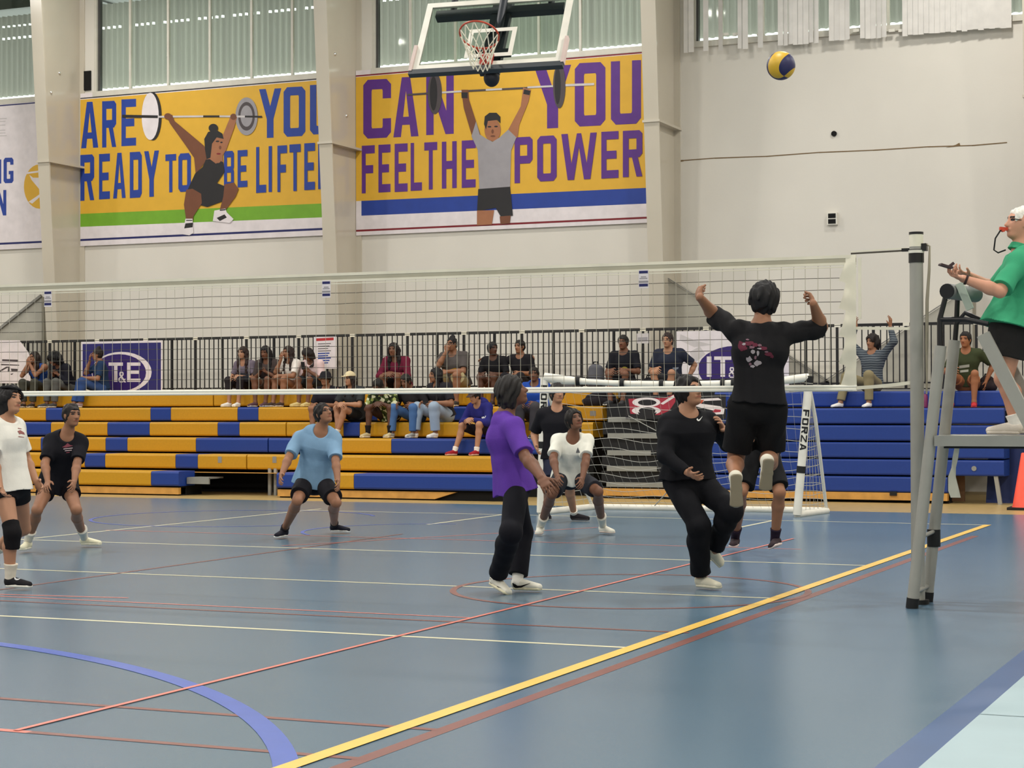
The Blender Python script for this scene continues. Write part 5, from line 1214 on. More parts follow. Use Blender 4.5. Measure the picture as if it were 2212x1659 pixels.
# toes hang below the heels, soles turned to the camera
J2 = pose(s2)
for s in 'lr':
    J2['fup' + s] = cv3((0, .12, -1)) if s == 'l' else cv3((-.1, .25, -1)); J2['to' + s] = J2['an' + s] + cv3((.02 if s == 'l' else -.06, -1, -.05)) * .2
r2 = build_person(J2, s2)
B2 = lambda x, y: (1400 + x / 4.148, 560 + y / 4.148)
random.seed(12); RDp, GYp, PKp = cloth_mat((92, 40, 54)), cloth_mat((146, 138, 142)), cloth_mat((112, 84, 94))
pr = []
for x, y, rx, ry, mi in [(820, 770, 18, 40, 0), (1110, 870, 20, 20, 0), (870, 800, 24, 18, 0), (1000, 770, 30, 14, 2), (960, 880, 14, 20, 2), (915, 940, 16, 14, 2), (840, 780, 42, 46, 0), (905, 752, 44, 26, 0), (960, 768, 40, 22, 0), (1030, 800, 46, 22, 0), (1085, 850, 40, 24, 0), (860, 760, 20, 14, 1), (930, 790, 30, 16, 2), (985, 845, 16, 30, 1), (940, 830, 20, 24, 1), (905, 900, 30, 34, 1), (985, 930, 36, 30, 1), (935, 960, 26, 14, 1), (1000, 800, 24, 10, 1), (890, 720, 18, 10, 2), (1060, 830, 20, 10, 2)]:
    pts = [B2(x + rx * math.cos(t) * random.uniform(.55, 1.1), y + ry * math.sin(t) * random.uniform(.55, 1.1)) for t in np.linspace(0, 2 * math.pi, 11)[:-1]]; pr.append((pts, mi))
decal(s2['_top'], pr, [RDp, GYp, PKp], 'back_print')

# long sleeved black top, turning under the net
D = depth_of((-.75, .55, .9))
s3 = dict(group=PG, label='person in black long sleeved top and trousers mid-step behind the net', H=1.74, dep=D, skin=TAN, hair='full', hairc=HB, face=(.62, .25, .74), vox=.0054, w=1.16, limb=1.06,
  pel=(1487, 1035, 0), neck=(1483, 888, 0), head=(1489, 846, -.03), shl=(1444, 916, -.02), shr=(1530, 912, .08), hipl=(1464, 1042, -.02), hipr=(1512, 1042, .03),
  ell=(1436, 985, -1), wrl=(1488, 1022, -1), hdl=(1514, 1036, -1), elr=(1572, 958, 1), wrr=(1561, 925, -1), hdr=(1552, 896, -1), palml=(.3, .6, -.6), palmr=(-.8, 0, .4),
  knl=(1510, 1138, -1), anl=(1514, 1246, 'z', .09), tol=(1550, 1268, 'z', .03), knr=(1580, 1104, -1), anr=(1543, 1186, 1), tor=(1553, 1222, 1), fupr=(.75, .3, .5),
  top=dict(c=(20, 20, 24), sleeve=1.93, hem=.0, loose=.022, name='long_sleeved_top', fold=.008), bot=dict(c=(18, 18, 22), len=1.93, loose=.022, name='trousers', fold=.009), shoe=(208, 202, 182), sole=(214, 206, 184), fringe=-.02)
r3 = player(s3)
decal(s3['_top'], [(swoosh(1512, 905, 15, 9, -.28, 1), 0)], [cloth_mat((236, 234, 228))], 'swoosh')

# white t-shirt at the left edge, near side
D = depth_of((-5.5, -1.3, .9))
s4 = dict(group=PG, label='person in white t-shirt with black knee pad and headband at the left edge', H=1.62, dep=D, skin=TAN, hair='mop', hairc=(22, 18, 18), face=(.86, .22, .46), vox=.0054, w=.98,
  pel=(20, 1046, 0), neck=(8, 902, 0), head=(22, 866, 0), shl=(-16, 925, -.10), shr=(36, 922, .14), hipl=(6, 1052, -.06), hipr=(38, 1052, .08),
  ell=(-14, 995, -1), wrl=(0, 1052, -1), hdl=(16, 1082, -1), elr=(56, 992, 1), wrr=(78, 1040, -1), hdr=(97, 1068, -1), palml=(.7, .2, .2), palmr=(-.7, .2, .4),
  knl=(27, 1152, -1), anl=(22, 1248, 'z', .09), tol=(76, 1262, 'z', .03), knr=(52, 1142, 1), anr=(-18, 1196, 1), tor=(-14, 1228, 1), fupr=(.8, .5, 0),
  top=dict(c=(226, 222, 212), sleeve=.75, hem=.05, loose=.026, flare=.012, fold=.007), bot=dict(c=BLK, len=.30, loose=.012), shoe=(34, 32, 34), sole=(222, 216, 204), sock=(214, 204, 186), sockh=.32)
r4 = player(s4)
J4 = pose(s4); F = Field(); a, b, c = J4['hipl'], J4['knl'], J4['anl']; F.cone(b + (a - b) * .22, b, .066, .064, k=.02, fa=True); F.cone(b, b + (c - b) * .34, .064, .060, k=.02, fb=True)
V, Q_ = F.mesh(.006); quad_mesh('knee_pad', V, Q_, cloth_mat((20, 18, 20)), r4)
hc, rt, up, f, hu = s4['_fr']; F = Field(); F.ell(hc + up * .16 * hu - f * .05 * hu, [rt, up, f], (.46 * hu, .50 * hu, .54 * hu)); F.plane(hc + up * .42 * hu + f * .0 * hu, -up - f * .25); F.plane(hc + up * .52 * hu, up + f * .25); V, Q_ = F.mesh(.006); quad_mesh('headband', V, Q_, cloth_mat((16, 16, 18)), r4)
decal(s4['_top'], [([(38, 931), (44, 929), (52, 934), (54, 939), (46, 937), (42, 938)], 0), ([(39, 924), (47, 926), (47, 927), (39, 926)], 0), ([(40, 942), (52, 944), (52, 945), (40, 944)], 0)], [cloth_mat((150, 96, 92))], 'chest_print')
for c_ in [c for c in r4.children if c.name.startswith('shoe')][:1]: decal(c_, [(swoosh(40, 1250, 20, 9, .15), 0)], [cloth_mat((190, 190, 190))], 'swoosh')

# black t-shirt, crouching at the left behind the net
D = depth_of((-7.42, 1.75, .8))
s5 = dict(group=PG, label='person in black t-shirt and white shoes crouching behind the net at left', H=1.60, dep=D, skin=MED, hair='short', hairc=(30, 24, 22), face=(.70, .05, .70), vox=.006, w=1.0,
  pel=(126, 1040, .05), neck=(146, 936, -.10), head=(155, 897, -.14), shl=(112, 955, -.08), shr=(176, 956, -.08), hipl=(106, 1046, .02), hipr=(146, 1046, .05),
  ell=(97, 1002, -1), wrl=(103, 1040, -1), hdl=(98, 1062, -1), elr=(166, 1003, -1), wrr=(160, 1042, -1), hdr=(154, 1062, -1),
  knl=(80, 1102, -1), anl=(60, 1170, 'z', .10), tol=(58, 1198, 'z', .02), knr=(165, 1102, -1), anr=(182, 1162, 'z', .09), tor=(226, 1184, 'z', .02),
  top=dict(c=(24, 23, 28), sleeve=.80, hem=.07, loose=.030, flare=.016, fold=.007), bot=dict(c=(26, 22, 26), len=.42, loose=.018), shoe=(226, 220, 192), sole=(222, 216, 196), sock=(224, 218, 206), sockh=.33)
r5 = player(s5)
decal(s5['_top'], [([(134, 966), (141, 962), (146, 957), (151, 961), (158, 963), (150, 965), (142, 967)], 0), ([(137, 969), (157, 967), (157, 968.5), (137, 971)], 1), ([(140, 973), (155, 971.5), (155, 973), (140, 975)], 1), ([(143, 977), (151, 976), (150, 978), (143, 979)], 0)], [cloth_mat((130, 70, 80)), cloth_mat((190, 170, 172))], 'chest_print')

# blue t-shirt, ready stance
D = depth_of((-6.0, 4.05, .8))
s6 = dict(group=PG, label='person in light blue t-shirt and glasses crouching ready in mid court', H=1.70, dep=D, skin=MED, hair='short', hairc=HB, face=(.62, .40, .66), vox=.006, w=1.08,
  pel=(678, 1038, .10), neck=(694, 924, -.06), head=(699, 894, -.10), shl=(645, 946, -.02), shr=(724, 950, -.02), hipl=(658, 1044, .06), hipr=(700, 1046, .06),
  ell=(624, 988, -1), wrl=(608, 1026, -1), hdl=(602, 1046, -1), elr=(725, 996, -1), wrr=(730, 1040, -1), hdr=(732, 1060, -1),
  knl=(642, 1082, -1), anl=(614, 1144, 'z', .09), tol=(602, 1172, 'z', .02), knr=(726, 1086, -1), anr=(722, 1134, 'z', .09), tor=(758, 1160, 'z', .02),
  top=dict(c=(120, 152, 180), sleeve=.85, hem=.03, loose=.030, flare=.01, fold=.009, vneck=.06), bot=dict(c=(30, 28, 32), len=.72, loose=.028), shoe=(30, 30, 40), sole=(226, 224, 218), sock=(40, 38, 44), sockh=.10)
r6 = player(s6)
hc, rt, up, f, hu = s6['_fr']; m = MB()
for q in (-1, 1): m.tube([hc + rt * (q * .165 + .085 * math.cos(t)) * hu + up * (.03 + .06 * math.sin(t)) * hu + f * .44 * hu for t in np.linspace(0, 2 * math.pi, 13)], .0022, 5, caps=False); m.tube([hc + rt * q * .25 * hu + up * .04 * hu + f * .43 * hu, hc + rt * q * .36 * hu + up * .02 * hu], .002, 5)
m.tube([hc - rt * .08 * hu + up * .05 * hu + f * .45 * hu, hc + rt * .08 * hu + up * .05 * hu + f * .45 * hu], .002, 5); m.build('glasses', M['black'], r6)

# white t-shirt, ready stance
D = depth_of((-3.55, 5.2, .8))
s7 = dict(group=PG, label='person in white t-shirt and dark shorts crouching in front of the goal', H=1.66, dep=D, skin=BRN, hair='full', hairc=HB, face=(.38, .36, .85), vox=.006, w=1.0,
  pel=(1230, 1028, .12), neck=(1238, 942, -.06), head=(1241, 908, -.12), shl=(1206, 953, -.03), shr=(1269, 953, -.03), hipl=(1212, 1032, .08), hipr=(1250, 1032, .08),
  ell=(1195, 990, -1), wrl=(1203, 1028, -1), hdl=(1208, 1050, -1), elr=(1266, 992, -1), wrr=(1258, 1034, -1), hdr=(1252, 1056, -1),
  knl=(1192, 1068, -1), anl=(1167, 1138, 'z', .09), tol=(1162, 1164, 'z', .02), knr=(1292, 1062, -1), anr=(1302, 1136, 'z', .09), tor=(1324, 1162, 'z', .02),
  top=dict(c=(222, 220, 208), sleeve=.80, hem=.04, loose=.030, flare=.01, fold=.009), bot=dict(c=(46, 46, 52), len=.80, loose=.026), shoe=(226, 222, 208), sole=(214, 196, 184), sock=(224, 218, 204), sockh=.30)
r7 = player(s7)
decal(s7['_top'], [([(1248, 966), (1253, 978), (1244, 978)], 0)], [cloth_mat((90, 90, 92))], 'chest_print')

# black t-shirt standing behind him
D = depth_of((-4.6, 7.9, .9))
s8 = dict(group=PG, label='person in black t-shirt standing behind the white-shirted player near the goal post', H=1.72, dep=D, skin=TAN, hair='full', hairc=(34, 30, 28), face=(.30, .10, .95), vox=.0065, w=1.02,
  pel=(1204, 984, 0), neck=(1203, 880, 0), head=(1204, 850, -.02), shl=(1172, 894, 0), shr=(1233, 894, 0), hipl=(1193, 990, 0), hipr=(1214, 990, 0),
  ell=(1154, 938, 1), wrl=(1159, 966, -1), hdl=(1162, 982, -1), elr=(1246, 940, 1), wrr=(1240, 972, -1), hdr=(1234, 986, -1),
  knl=(1187, 1046, -1), anl=(1180, 1106, 'z', .09), tol=(1184, 1126, 'z', .02), knr=(1232, 1048, -1), anr=(1240, 1110, 'z', .09), tor=(1274, 1126, 'z', .02),
  top=dict(c=(26, 25, 30), sleeve=.85, hem=.04, loose=.026, fold=.007), bot=dict(c=(30, 34, 52), len=.85, loose=.028), shoe=(36, 32, 36), sole=(52, 48, 50), sock=(220, 214, 204), sockh=.12)
r8 = player(s8)

# player mostly hidden behind the jumper
D = depth_of((-1.2, 3.65, .9))
s9 = dict(group=PG, label='person behind the jumper showing only black shorts and bent legs', H=1.72, dep=D, skin=MED, hair='short', hairc=HB, face=(-.2, .2, .95), vox=.0065,
  pel=(1640, 975, .06), neck=(1642, 850, -.04), head=(1644, 812, -.08), shl=(1606, 866, 0), shr=(1676, 866, 0), hipl=(1624, 982, 0), hipr=(1660, 982, 0),
  ell=(1600, 925, -1), wrl=(1622, 955, -1), hdl=(1640, 965, -1), elr=(1680, 925, -1), wrr=(1660, 955, -1), hdr=(1645, 970, -1),
  knl=(1602, 1062, -1), anl=(1588, 1162, 'z', .12), tol=(1578, 1200, 'z', .02), knr=(1684, 1064, -1), anr=(1674, 1164, 'z', .16), tor=(1670, 1200, 'z', .03), fupr=(-.45, .85, -.2),
  top=dict(c=(26, 26, 28), sleeve=.8, hem=.02, loose=.02, fold=.004), bot=dict(c=(24, 24, 26), len=.85, loose=.03), shoe=(60, 50, 54), sole=(214, 196, 190), sock=(40, 30, 44), sockh=.22)
r9 = player(s9)

# referee on the stand
D = depth_of((1.80, .06, 2.0))
s10 = dict(label='white haired referee in green polo and black shorts blowing a red whistle on the stand', H=1.70, dep=D, skin=(196, 142, 116), hair='bald', hairc=(226, 220, 210), face=(-.97, .14, .18), vox=.0052, w=1.30, limb=1.0, z0=1.18,
  pel=(2186, 712, 0), neck=(2206, 540, .05), head=(2204, 482, .05), shl=(2200, 570, -.18), shr=(2196, 566, .24), hipl=(2186, 722, -.09), hipr=(2184, 722, .11),
  ell=(2160, 630, -1), wrl=(2080, 602, -1), hdl=(2040, 588, -1), elr=(2150, 626, 1), wrr=(2092, 594, -1), hdr=(2052, 584, -1), palml=(.1, .9, .2), palmr=(.1, .9, -.1), thumbl=(-.3, .3, -.9), thumbr=(-.3, .3, .9), curll=.7, curlr=.6,
  knl=(2180, 812, -1), anl=(2196, 915, -1), tol=(2140, 938, -1), knr=(2188, 812, 1), anr=(2206, 913, 1), tor=(2160, 936, -1),
  top=dict(c=(58, 148, 108), sleeve=.88, hem=.0, loose=.032, flare=.02, fold=.009, collar=True, name='polo_shirt'), bot=dict(c=(38, 36, 36), len=.50, loose=.03), shoe=(214, 204, 192), sole=(206, 196, 184), sock=(226, 222, 214), sockh=.2, bow=.05)
J10 = pose(s10)
for s, dy in (('l', -.06), ('r', .17)):
    q = at(2193 if s == 'l' else 2207, 916, 1, dy); q[2] = PT + .082; J10['an' + s] = q; J10['to' + s] = q + np.array([-.2, -.02, -.05])
    h = J10['hip' + s]; v = q - h; d_ = np.linalg.norm(v); L1 = d_ / 2 * 1.03; hh = math.sqrt(max(L1 * L1 - d_ * d_ / 4, 0)); bd = np.array([-1.0, -.1, 0]); bd = nrm(bd - nrm(v) * (bd @ nrm(v))); J10['kn' + s] = h + v / 2 + bd * hh
r10 = build_person(J10, s10)
hc, rt, up, f, hu = s10['_fr']
m = MB(); w0 = hc - up * .25 * hu + f * .40 * hu; m.bar(w0, w0 + f * .055 - up * .004, .018, .022, up=up); m.tube([w0 + f * .03 - up * .012 - rt * .012, w0 + f * .03 - up * .012 + rt * .012], .013, 10); m.build('whistle', mat('whistle_red', (196, 66, 40), rough=.4), r10)
m = MB(); n0 = w0 + f * .05; c1 = at_depth(2150, 515, depth_of(n0)); c2 = at_depth(2147, 540, depth_of(n0)); c3 = at_depth(2156, 546, depth_of(n0)); m.tube([n0, at_depth(2161, 498, depth_of(n0)), c1, c2, c3, at_depth(2172, 540, depth_of(n0) + .02)], .0055, 8); m.build('lanyard', M['rubber'], r10)
m = MB(); m.tube([hc + rt * .30 * hu * q + up * .05 * hu + f * t * hu for q in (-1,) for t in (-.1, .15, .42)], .003, 6); m.tube([hc - rt * .25 * hu + up * .02 * hu + f * (.43 + .0 * t) * hu + up * t * hu for t in (.03, -.03)], .003, 6); m.build('glasses', M['black'], r10)
wl_, hl_ = J10['wrl'], J10['hdl']; m = MB(); dd = nrm(wl_ - J10['ell']); m.tube([wl_ - dd * .03, wl_ - dd * .015], .034, 16); m.build('wristband', cloth_mat((60, 46, 44)), r10)
m = MB(); a_ = at_depth(2030, 571, depth_of(hl_)); b_ = at_depth(2056, 579, depth_of(hl_)); m.bar(a_, b_, .09, .012, up=UPV); m.bar(at_depth(2050, 576, depth_of(hl_) + .02), at_depth(2060, 568, depth_of(hl_) + .02), .03, .018, up=UPV)
m.build('score_card', mat('card_dark', (60, 42, 44), rough=.6), label='small dark score card held in the referee\'s hand', cat='card')
# ------------------------------------------------------------------ the spectators on the benches
def spectator(px, k, label, H=1.62, right=False, **kw):
    """px = measured column of the sitter's hips; k = bench row"""
    if right: y, z, fr = YQ + .72, .372 + .2425 * 5, YQ + .46
    elif k == 5.5: y, z, fr = YA + 1.05, 1.64, YA + .75
    else: y, z, fr = row_y(k) + .26, TOPS[k], row_y(k)
    x = float(at(px, 850, 1, y)[0]); st = dict(front=fr, group='spectators on the benches', H=H, x=x, y=y + kw.pop('dy', 0), z=z + .004, label=label, vox=.0085, z0=z - .25, limb=.98)
    st.update(kw); J = seated(st)
    for s in 'lr': J['fup' + s] = np.array([0, 0, 1.0])
    r = build_person(J, st); return r, st, J
T_ = lambda c, **k: dict(dict(c=c, sleeve=.8, hem=.02, loose=.018, fold=.005), **k)
B_ = lambda c, **k: dict(dict(c=c, len=.85, loose=.016, fold=.004), **k)
def phone(st, J):
    p = (J['hdl'] + J['hdr']) / 2; m = MB(); a = p - np.array([0, 0, .06]); b = p + np.array([0, -.03, .07]); m.bar(a, b, .07, .009, up=(0, 1, .4))
    return m.build('phone', mat('phone_dark', (28, 28, 32), rough=.3), label='dark phone held by the ' + st['pl'], cat='phone')
def sp(*a, **k):
    pl = k.pop('phone', None); r, st, J = spectator(*a, **k)
    if pl: st['pl'] = pl; phone(st, J)
    return r, st, J
JE = (58, 84, 122)
sp(90, 5, 'person in blue tank top with long dark hair resting chin on both hands', H=1.60, skin=MED, hair='long', hairc=(34, 24, 20), hairlen=1.1, arml='chin', armr='chin', lean=18, turn=-10, top=T_((44, 78, 150), sleeve=0, vneck=.08), bot=B_((66, 66, 58), len=1.9, name='trousers'), shoe=(60, 50, 44))
sp(150, 5, 'person with big curly black hair bowed over a phone in black top and grey trousers', H=1.62, skin=BRN, hair='curly', hairc=(18, 16, 18), lean=26, bow_head=22, turn=-20, pitch=-30, arml='phone', armr='phone', yaw=-18, phone='curly haired person', top=T_((28, 28, 36), sleeve=1.8, name='long_sleeved_top'), bot=B_((92, 92, 88), len=1.9, name='trousers'), shoe=(70, 70, 70), w=1.1)
sp(222, 5, 'person in navy tee and blue jeans touching face in front of the violet banner', H=1.64, skin=MED, hair='bun', hairc=(30, 22, 20), lean=6, turn=-14, yaw=-46, armr='chin', arml='lap', top=T_((34, 54, 84), vneck=.07), bot=B_((52, 76, 124), len=1.92, name='jeans'), shoe=(150, 130, 130))
sp(535, 5, 'smiling person with long brown hair in lilac grey top with a black bag on lap', H=1.62, skin=TAN, hair='long', hairc=(44, 28, 24), hairlen=1.3, lean=10, arml='lap', armr='lap', yaw=-6, top=T_((110, 100, 112), sleeve=.7, vneck=.07), bot=B_((40, 36, 40), len=1.5, name='skirt'), shoe=(226, 222, 214), limb=.9, w=.92)
sp(588, 5, 'person with dark hair in dark brown tee looking at a phone beside the lilac top', H=1.66, skin=BRN, hair='long', hairc=(22, 18, 20), hairlen=.6, lean=18, arml='phone', armr='phone', pitch=-12, phone='dark brown tee person', top=T_((72, 62, 60), loose=.03), bot=B_((84, 66, 54), len=.6), shoe=(88, 62, 70), sole=(220, 214, 206))
sp(640, 5, 'person with long hair in white tee hugging the knees next to the notice', H=1.62, skin=MED, hair='long', hairc=(40, 26, 22), hairlen=.7, lean=14, arml='clasp', armr='chin', yaw=-22, top=T_((222, 214, 206), loose=.026), bot=B_((150, 110, 84), len=.4), shoe=(70, 56, 50), sole=(226, 220, 210), w=.96)
sp(690, 5, 'person with bobbed dark hair in pale pink shirt looking down under the white notice', H=1.62, skin=BRN, hair='long', hairc=(30, 22, 22), hairlen=.3, lean=22, bow_head=18, pitch=-38, turn=-22, arml='phone', armr='phone', yaw=-14, phone='pale pink shirt person', top=T_((216, 190, 190), loose=.03), bot=B_((34, 36, 40), len=.9, loose=.03), shoe=(206, 186, 128), sole=(222, 206, 150))
_, st, J = sp(713, 3, 'person in black bucket hat and black top sitting below the pale pink shirt', H=1.62, skin=MED, hair='short', hairc=HB, lean=12, arml='lap', armr='lap', top=T_((36, 34, 42)), bot=B_((60, 54, 56), len=.8), shoe=(70, 70, 74))
hc, rt, up, f, hu = st['_fr']; m = MB(); m.lathe([(0, .62 * hu), (.30 * hu, .60 * hu), (.42 * hu, .42 * hu), (.46 * hu, .22 * hu), (.68 * hu, .06 * hu), (.66 * hu, .05 * hu), (.45 * hu, .18 * hu)], hc - f * .05 * hu, 22); m.build('bucket_hat', cloth_mat((34, 32, 36)), bpy.data.objects[_.name])
_, st, J = sp(772, 3, 'person in cream cap and dark grey shirt with crossed bare legs and white sneakers', H=1.64, skin=TAN, hair='long', hairc=(36, 24, 22), hairlen=.5, lean=16, arml='clasp', armr='clasp', turn=-8, yaw=-10, ft={'r': (.42, -.02), 'l': (.46, -.16)}, top=T_((52, 54, 56), loose=.03), bot=B_((36, 36, 38), len=.7), shoe=(222, 218, 208), sole=(226, 222, 212), sock=(222, 216, 206), sockh=.15)
hc, rt, up, f, hu = st['_fr']; Fq = Field(); Fq.ell(hc + up * .16 * hu - f * .05 * hu, [rt, up, f], (.42 * hu, .46 * hu, .50 * hu)); Fq.plane(hc + up * .22 * hu, -up); Fq.cone(hc + up * .24 * hu + f * .30 * hu, hc + up * .18 * hu + f * .72 * hu, (.30 * hu, .04 * hu), (.24 * hu, .03 * hu), side=rt, k=.01); V, Q_ = Fq.mesh(.007); quad_mesh('cap', V, Q_, cloth_mat((212, 196, 158)), _)
sp(866, 5, 'person with long dark hair in maroon plaid shirt and black shorts leaning on knees', H=1.70, skin=BRN, hair='long', hairc=(30, 22, 24), hairlen=.7, lean=22, arml='clasp', armr='clasp', turn=6, top=T_((92, 26, 52), sleeve=1.5, pat='plaid', name='shirt', loose=.024), bot=B_((32, 30, 32), len=.8), shoe=(60, 50, 50), w=1.12)
sp(843, 3, 'person in green camouflage tee bowed forward with clasped hands below the maroon shirt', H=1.66, skin=DRK, hair='short', hairc=HB, lean=34, bow_head=30, pitch=-40, arml='clasp', armr='clasp', spread=.20, top=T_((110, 120, 70), pat='camo', loose=.026), bot=B_((60, 44, 38), len=.9), shoe=(196, 180, 140), sock=(30, 28, 30), sockh=.3, w=1.08)
sp(900, 3, 'person in black jacket and blue jeans between the camouflage tee and light jeans', H=1.64, skin=BRN, hair='short', hairc=HB, lean=24, bow_head=14, pitch=-20, arml='lap', armr='lap', yaw=-8, spread=.2, top=T_((40, 38, 40), sleeve=1.9, name='jacket', loose=.022), bot=B_((72, 104, 150), len=1.92, name='jeans'), shoe=(150, 150, 146))
sp(958, 3, 'person with very long black hair in black tee and pale blue jeans and white sneakers', H=1.70, skin=MED, hair='long', hairc=(20, 17, 20), hairlen=1.2, lean=12, turn=-24, yaw=-22, arml='lap', armr='lap', spread=.16, ft={'r': (.44, 0), 'l': (.36, .04)}, top=T_((40, 38, 42), loose=.024), bot=B_((150, 166, 184), len=1.9, loose=.022, name='jeans'), shoe=(224, 220, 214), w=1.2, limb=1.1)
_, st, J = sp(988, 5, 'large person with hair bun in grey tee with yellow print covering mouth with hand', H=1.76, skin=MED, hair='bun', hairc=(26, 22, 24), lean=12, armr='chin', arml='clasp', yaw=-6, spread=.22, top=T_((84, 78, 76), loose=.03), bot=B_((170, 156, 118), len=.8, loose=.03), shoe=(60, 56, 54), w=1.36, limb=1.1)
decal(st['_top'], [([(972, 798), (984, 795), (994, 799), (992, 806), (976, 808)], 0), ([(972, 812), (992, 810), (990, 814), (976, 816)], 0)], [cloth_mat((196, 150, 36))], 'chest_print')
sp(1073, 5, 'person in black with face hidden leaning beside an outstretched arm on the top row', H=1.62, skin=DRK, hair='short', hairc=(20, 18, 20), lean=12, turn=60, arml='lap', armr='lap', top=T_((30, 29, 32)), bot=B_((120, 84, 70), len=.6), shoe=(60, 50, 50))
_, st, J = sp(1128, 5, 'person in black tee stretching one arm over the neighbour on the top row', H=1.66, skin=MED, hair='short', hairc=HB, lean=6, turn=-14, armr='reach', arml='lap', top=T_((30, 28, 32)), bot=B_((36, 34, 38), len=1.9, name='trousers'), shoe=(60, 56, 60))
_, st, J = sp(1052, 2, 'person in cap and navy hoodie with bare legs and red shoes by the purple t-shirt', H=1.62, skin=TAN, hair='short', hairc=HB, lean=24, bow_head=12, pitch=-14, arml='clasp', armr='clasp', yaw=-16, spread=.16, ft={'r': (.52, .05), 'l': (.44, 0)}, top=T_((40, 40, 108), sleeve=1.92, name='hoodie', hood=True, loose=.026), bot=B_((36, 32, 36), len=.85), shoe=(150, 34, 44), sole=(214, 180, 170), sock=(226, 222, 216), sockh=.14)
hc, rt, up, f, hu = st['_fr']; Fq = Field(); Fq.ell(hc + up * .14 * hu - f * .05 * hu, [rt, up, f], (.42 * hu, .46 * hu, .50 * hu)); Fq.plane(hc + up * .18 * hu, -up); Fq.cone(hc + up * .20 * hu + f * .30 * hu, hc + up * .10 * hu + f * .70 * hu, (.30 * hu, .04 * hu), (.24 * hu, .03 * hu), side=rt, k=.01); V, Q_ = Fq.mesh(.007); quad_mesh('cap', V, Q_, cloth_mat((70, 56, 52)), _)
decal(st['_top'], [([(1040, 901), (1050, 898), (1047, 904), (1041, 905)], 0)], [cloth_mat((220, 220, 220))], 'chest_print')
_, st, J = sp(1160, 3, 'person in bright blue hoodie and grey trousers beside the goal post', H=1.66, skin=BRN, hair='short', hairc=HB, lean=8, turn=16, arml='lap', armr='lap', top=T_((36, 72, 156), sleeve=1.92, name='hoodie', hood=True, loose=.03), bot=B_((64, 62, 66), len=1.9, name='trousers', loose=.03), shoe=(70, 70, 70), w=1.2)
_, st, J = sp(1352, 5.5, 'person in black tee with yellow round print at the top of the aisle steps', H=1.66, skin=BRN, hair='short', hairc=HB, lean=8, arml='lap', armr='lap', top=T_((28, 28, 34)), bot=B_((34, 32, 36), len=.9), shoe=(60, 60, 62))
decal(st['_top'], [(ell(1349, 801, 9, 9, 14), 0), (ell(1352, 803, 5, 5, 10), 1)], [cloth_mat((170, 158, 70)), cloth_mat((96, 120, 70))], 'chest_print')
_, st, J = sp(1450, 5.5, 'person in navy tee with grey print left of the white oval banner', H=1.70, skin=TAN, hair='short', hairc=(40, 26, 24), lean=12, turn=-6, arml='side', armr='lap', top=T_((40, 44, 58), loose=.022), bot=B_((70, 70, 74), len=.9), shoe=(60, 60, 62), w=1.12)
decal(st['_top'], [([(1453, 794), (1466, 793), (1465, 797), (1461, 798), (1461, 812), (1457, 812), (1457, 798), (1453, 798)], 0)], [cloth_mat((130, 136, 148))], 'chest_print')
sp(1884, 0, 'person in dark striped top and khaki trousers raising both arms on the blue bleacher', H=1.62, right=True, skin=MED, hair='mop', hairc=(30, 22, 20), lean=-4, turn=-10, yaw=-20, arml='up', armr='up', spread=.2, top=T_((48, 56, 66), sleeve=1.9, pat='stripe', name='long_sleeved_top'), bot=B_((132, 122, 94), len=1.9, name='trousers'), shoe=(224, 220, 216), sole=(40, 36, 40), drop=.245, ft={'r': (.42, .05), 'l': (.40, 0)})
_, st, J = sp(2090, 0, 'person in olive green tee and red shoes on the blue bleacher by the stand', H=1.66, right=True, skin=(150, 96, 64), hair='short', hairc=(26, 20, 20), lean=10, turn=-12, arml='side', armr='lap', spread=.16, top=T_((58, 64, 42)), bot=B_((150, 96, 64), len=.45), shoe=(176, 48, 52), sole=(160, 50, 56), drop=.245)
decal(st['_top'], [([(2072, 790), (2094, 787), (2094, 793), (2072, 796)], 0), ([(2074, 800), (2092, 798), (2092, 803), (2074, 805)], 0)], [cloth_mat((170, 172, 160))], 'chest_print')

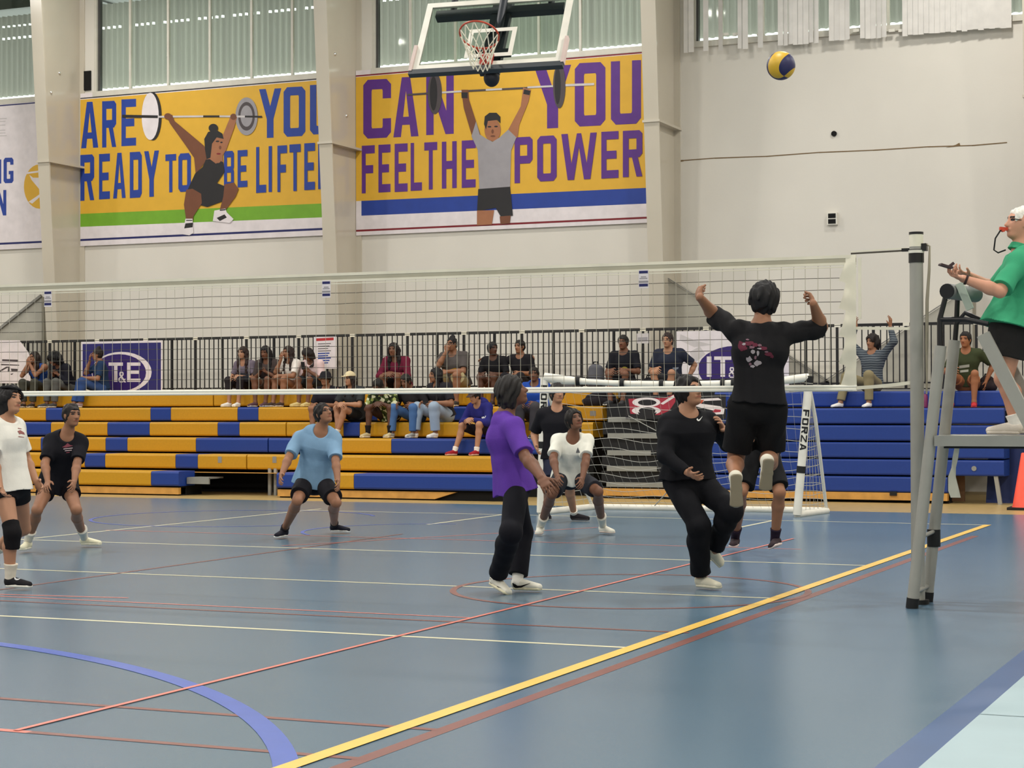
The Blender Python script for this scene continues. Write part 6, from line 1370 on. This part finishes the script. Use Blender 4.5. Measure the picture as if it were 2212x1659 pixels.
# ------------------------------------------------------------------ bags and bottles left on the benches
def bag(px, y, z, w_, h_, c, label, name='backpack', cat='bag', d_=.22, strap=True):
    x = float(at(px, 850, 1, y)[0]); Fq = Field(); Fq.cone((x, y, z + d_ * .32), (x, y, z + h_ - d_ * .3), (w_ / 2, d_ / 2), (w_ * .40, d_ * .36), side=(1, 0, 0), k=.02); Fq.cone((x - w_ * .25, y - d_ * .42, z + h_ * .28), (x + w_ * .25, y - d_ * .42, z + h_ * .28), (.07), k=.03); Fq.plane((x, y, z), (0, 0, -1))
    V, Q_ = Fq.mesh(.009, noise=.006, seed=int(px)); r = empty(name, (x, y, z), label, cat); quad_mesh('bag_body', V, Q_, cloth_mat(c), r)
    if strap: m = MB(); m.tube([(x - .05, y, z + h_ - .03), (x - .03, y, z + h_ + .04), (x + .03, y, z + h_ + .04), (x + .05, y, z + h_ - .03)], .011, 8); m.build('carry_loop', cloth_mat(BLK), r)
    return r
bag(1287, YA + 1.2, 1.64, .30, .40, (92, 92, 98), 'grey backpack standing at the top of the aisle steps')
bag(1402, YA + 1.2, 1.64, .26, .18, (38, 36, 42), 'small black bag between two people at the top of the aisle')
bag(1398 - 100, row_y(4) + .3, TOPS[4], .62, .22, (40, 36, 40), 'black kit bag slumped on the yellow bench end near the aisle', name='kit_bag', d_=.3)
bag(1222, row_y(5) + .3, TOPS[5], .5, .2, (84, 82, 84), 'dark grey holdall on the top bench above the goal', name='holdall', d_=.3)
bag(2133, YQ + .85, 1.585, .28, .20, (42, 34, 36), 'black bag on the blue bleacher right of the olive tee')
bag(528, row_y(5) + .02, TOPS[5] + .19, .30, .15, (30, 30, 36), 'black shoulder bag on the lap of the person in lilac top', name='shoulder_bag', d_=.14, strap=False)
for px, y, z, c1, c2, lb in ((190, row_y(5) + .55, TOPS[5], (222, 214, 198), (226, 220, 210), 'cream drink bottle between the curly hair and the navy tee'), (1998, YQ + .30, 1.342, (120, 40, 84), (60, 60, 120), 'purple red drink bottle on the blue step beside the net post')):
    x = float(at(px, 850, 1, y)[0]); e_ = empty('bottle', (x, y, z), lb, 'bottle'); MB().lathe([(0, 0), (.038, .002), (.04, .02), (.04, .17), (.022, .2), (.02, .21)], (x, y, z), 18).build('bottle_body', mat('bottle_%d' % px, c1, rough=.4), e_)
    MB().lathe([(.024, .2), (.024, .24), (0, .242)], (x, y, z), 14).build('bottle_cap', mat('bottle_cap_%d' % px, c2, rough=.4), e_)
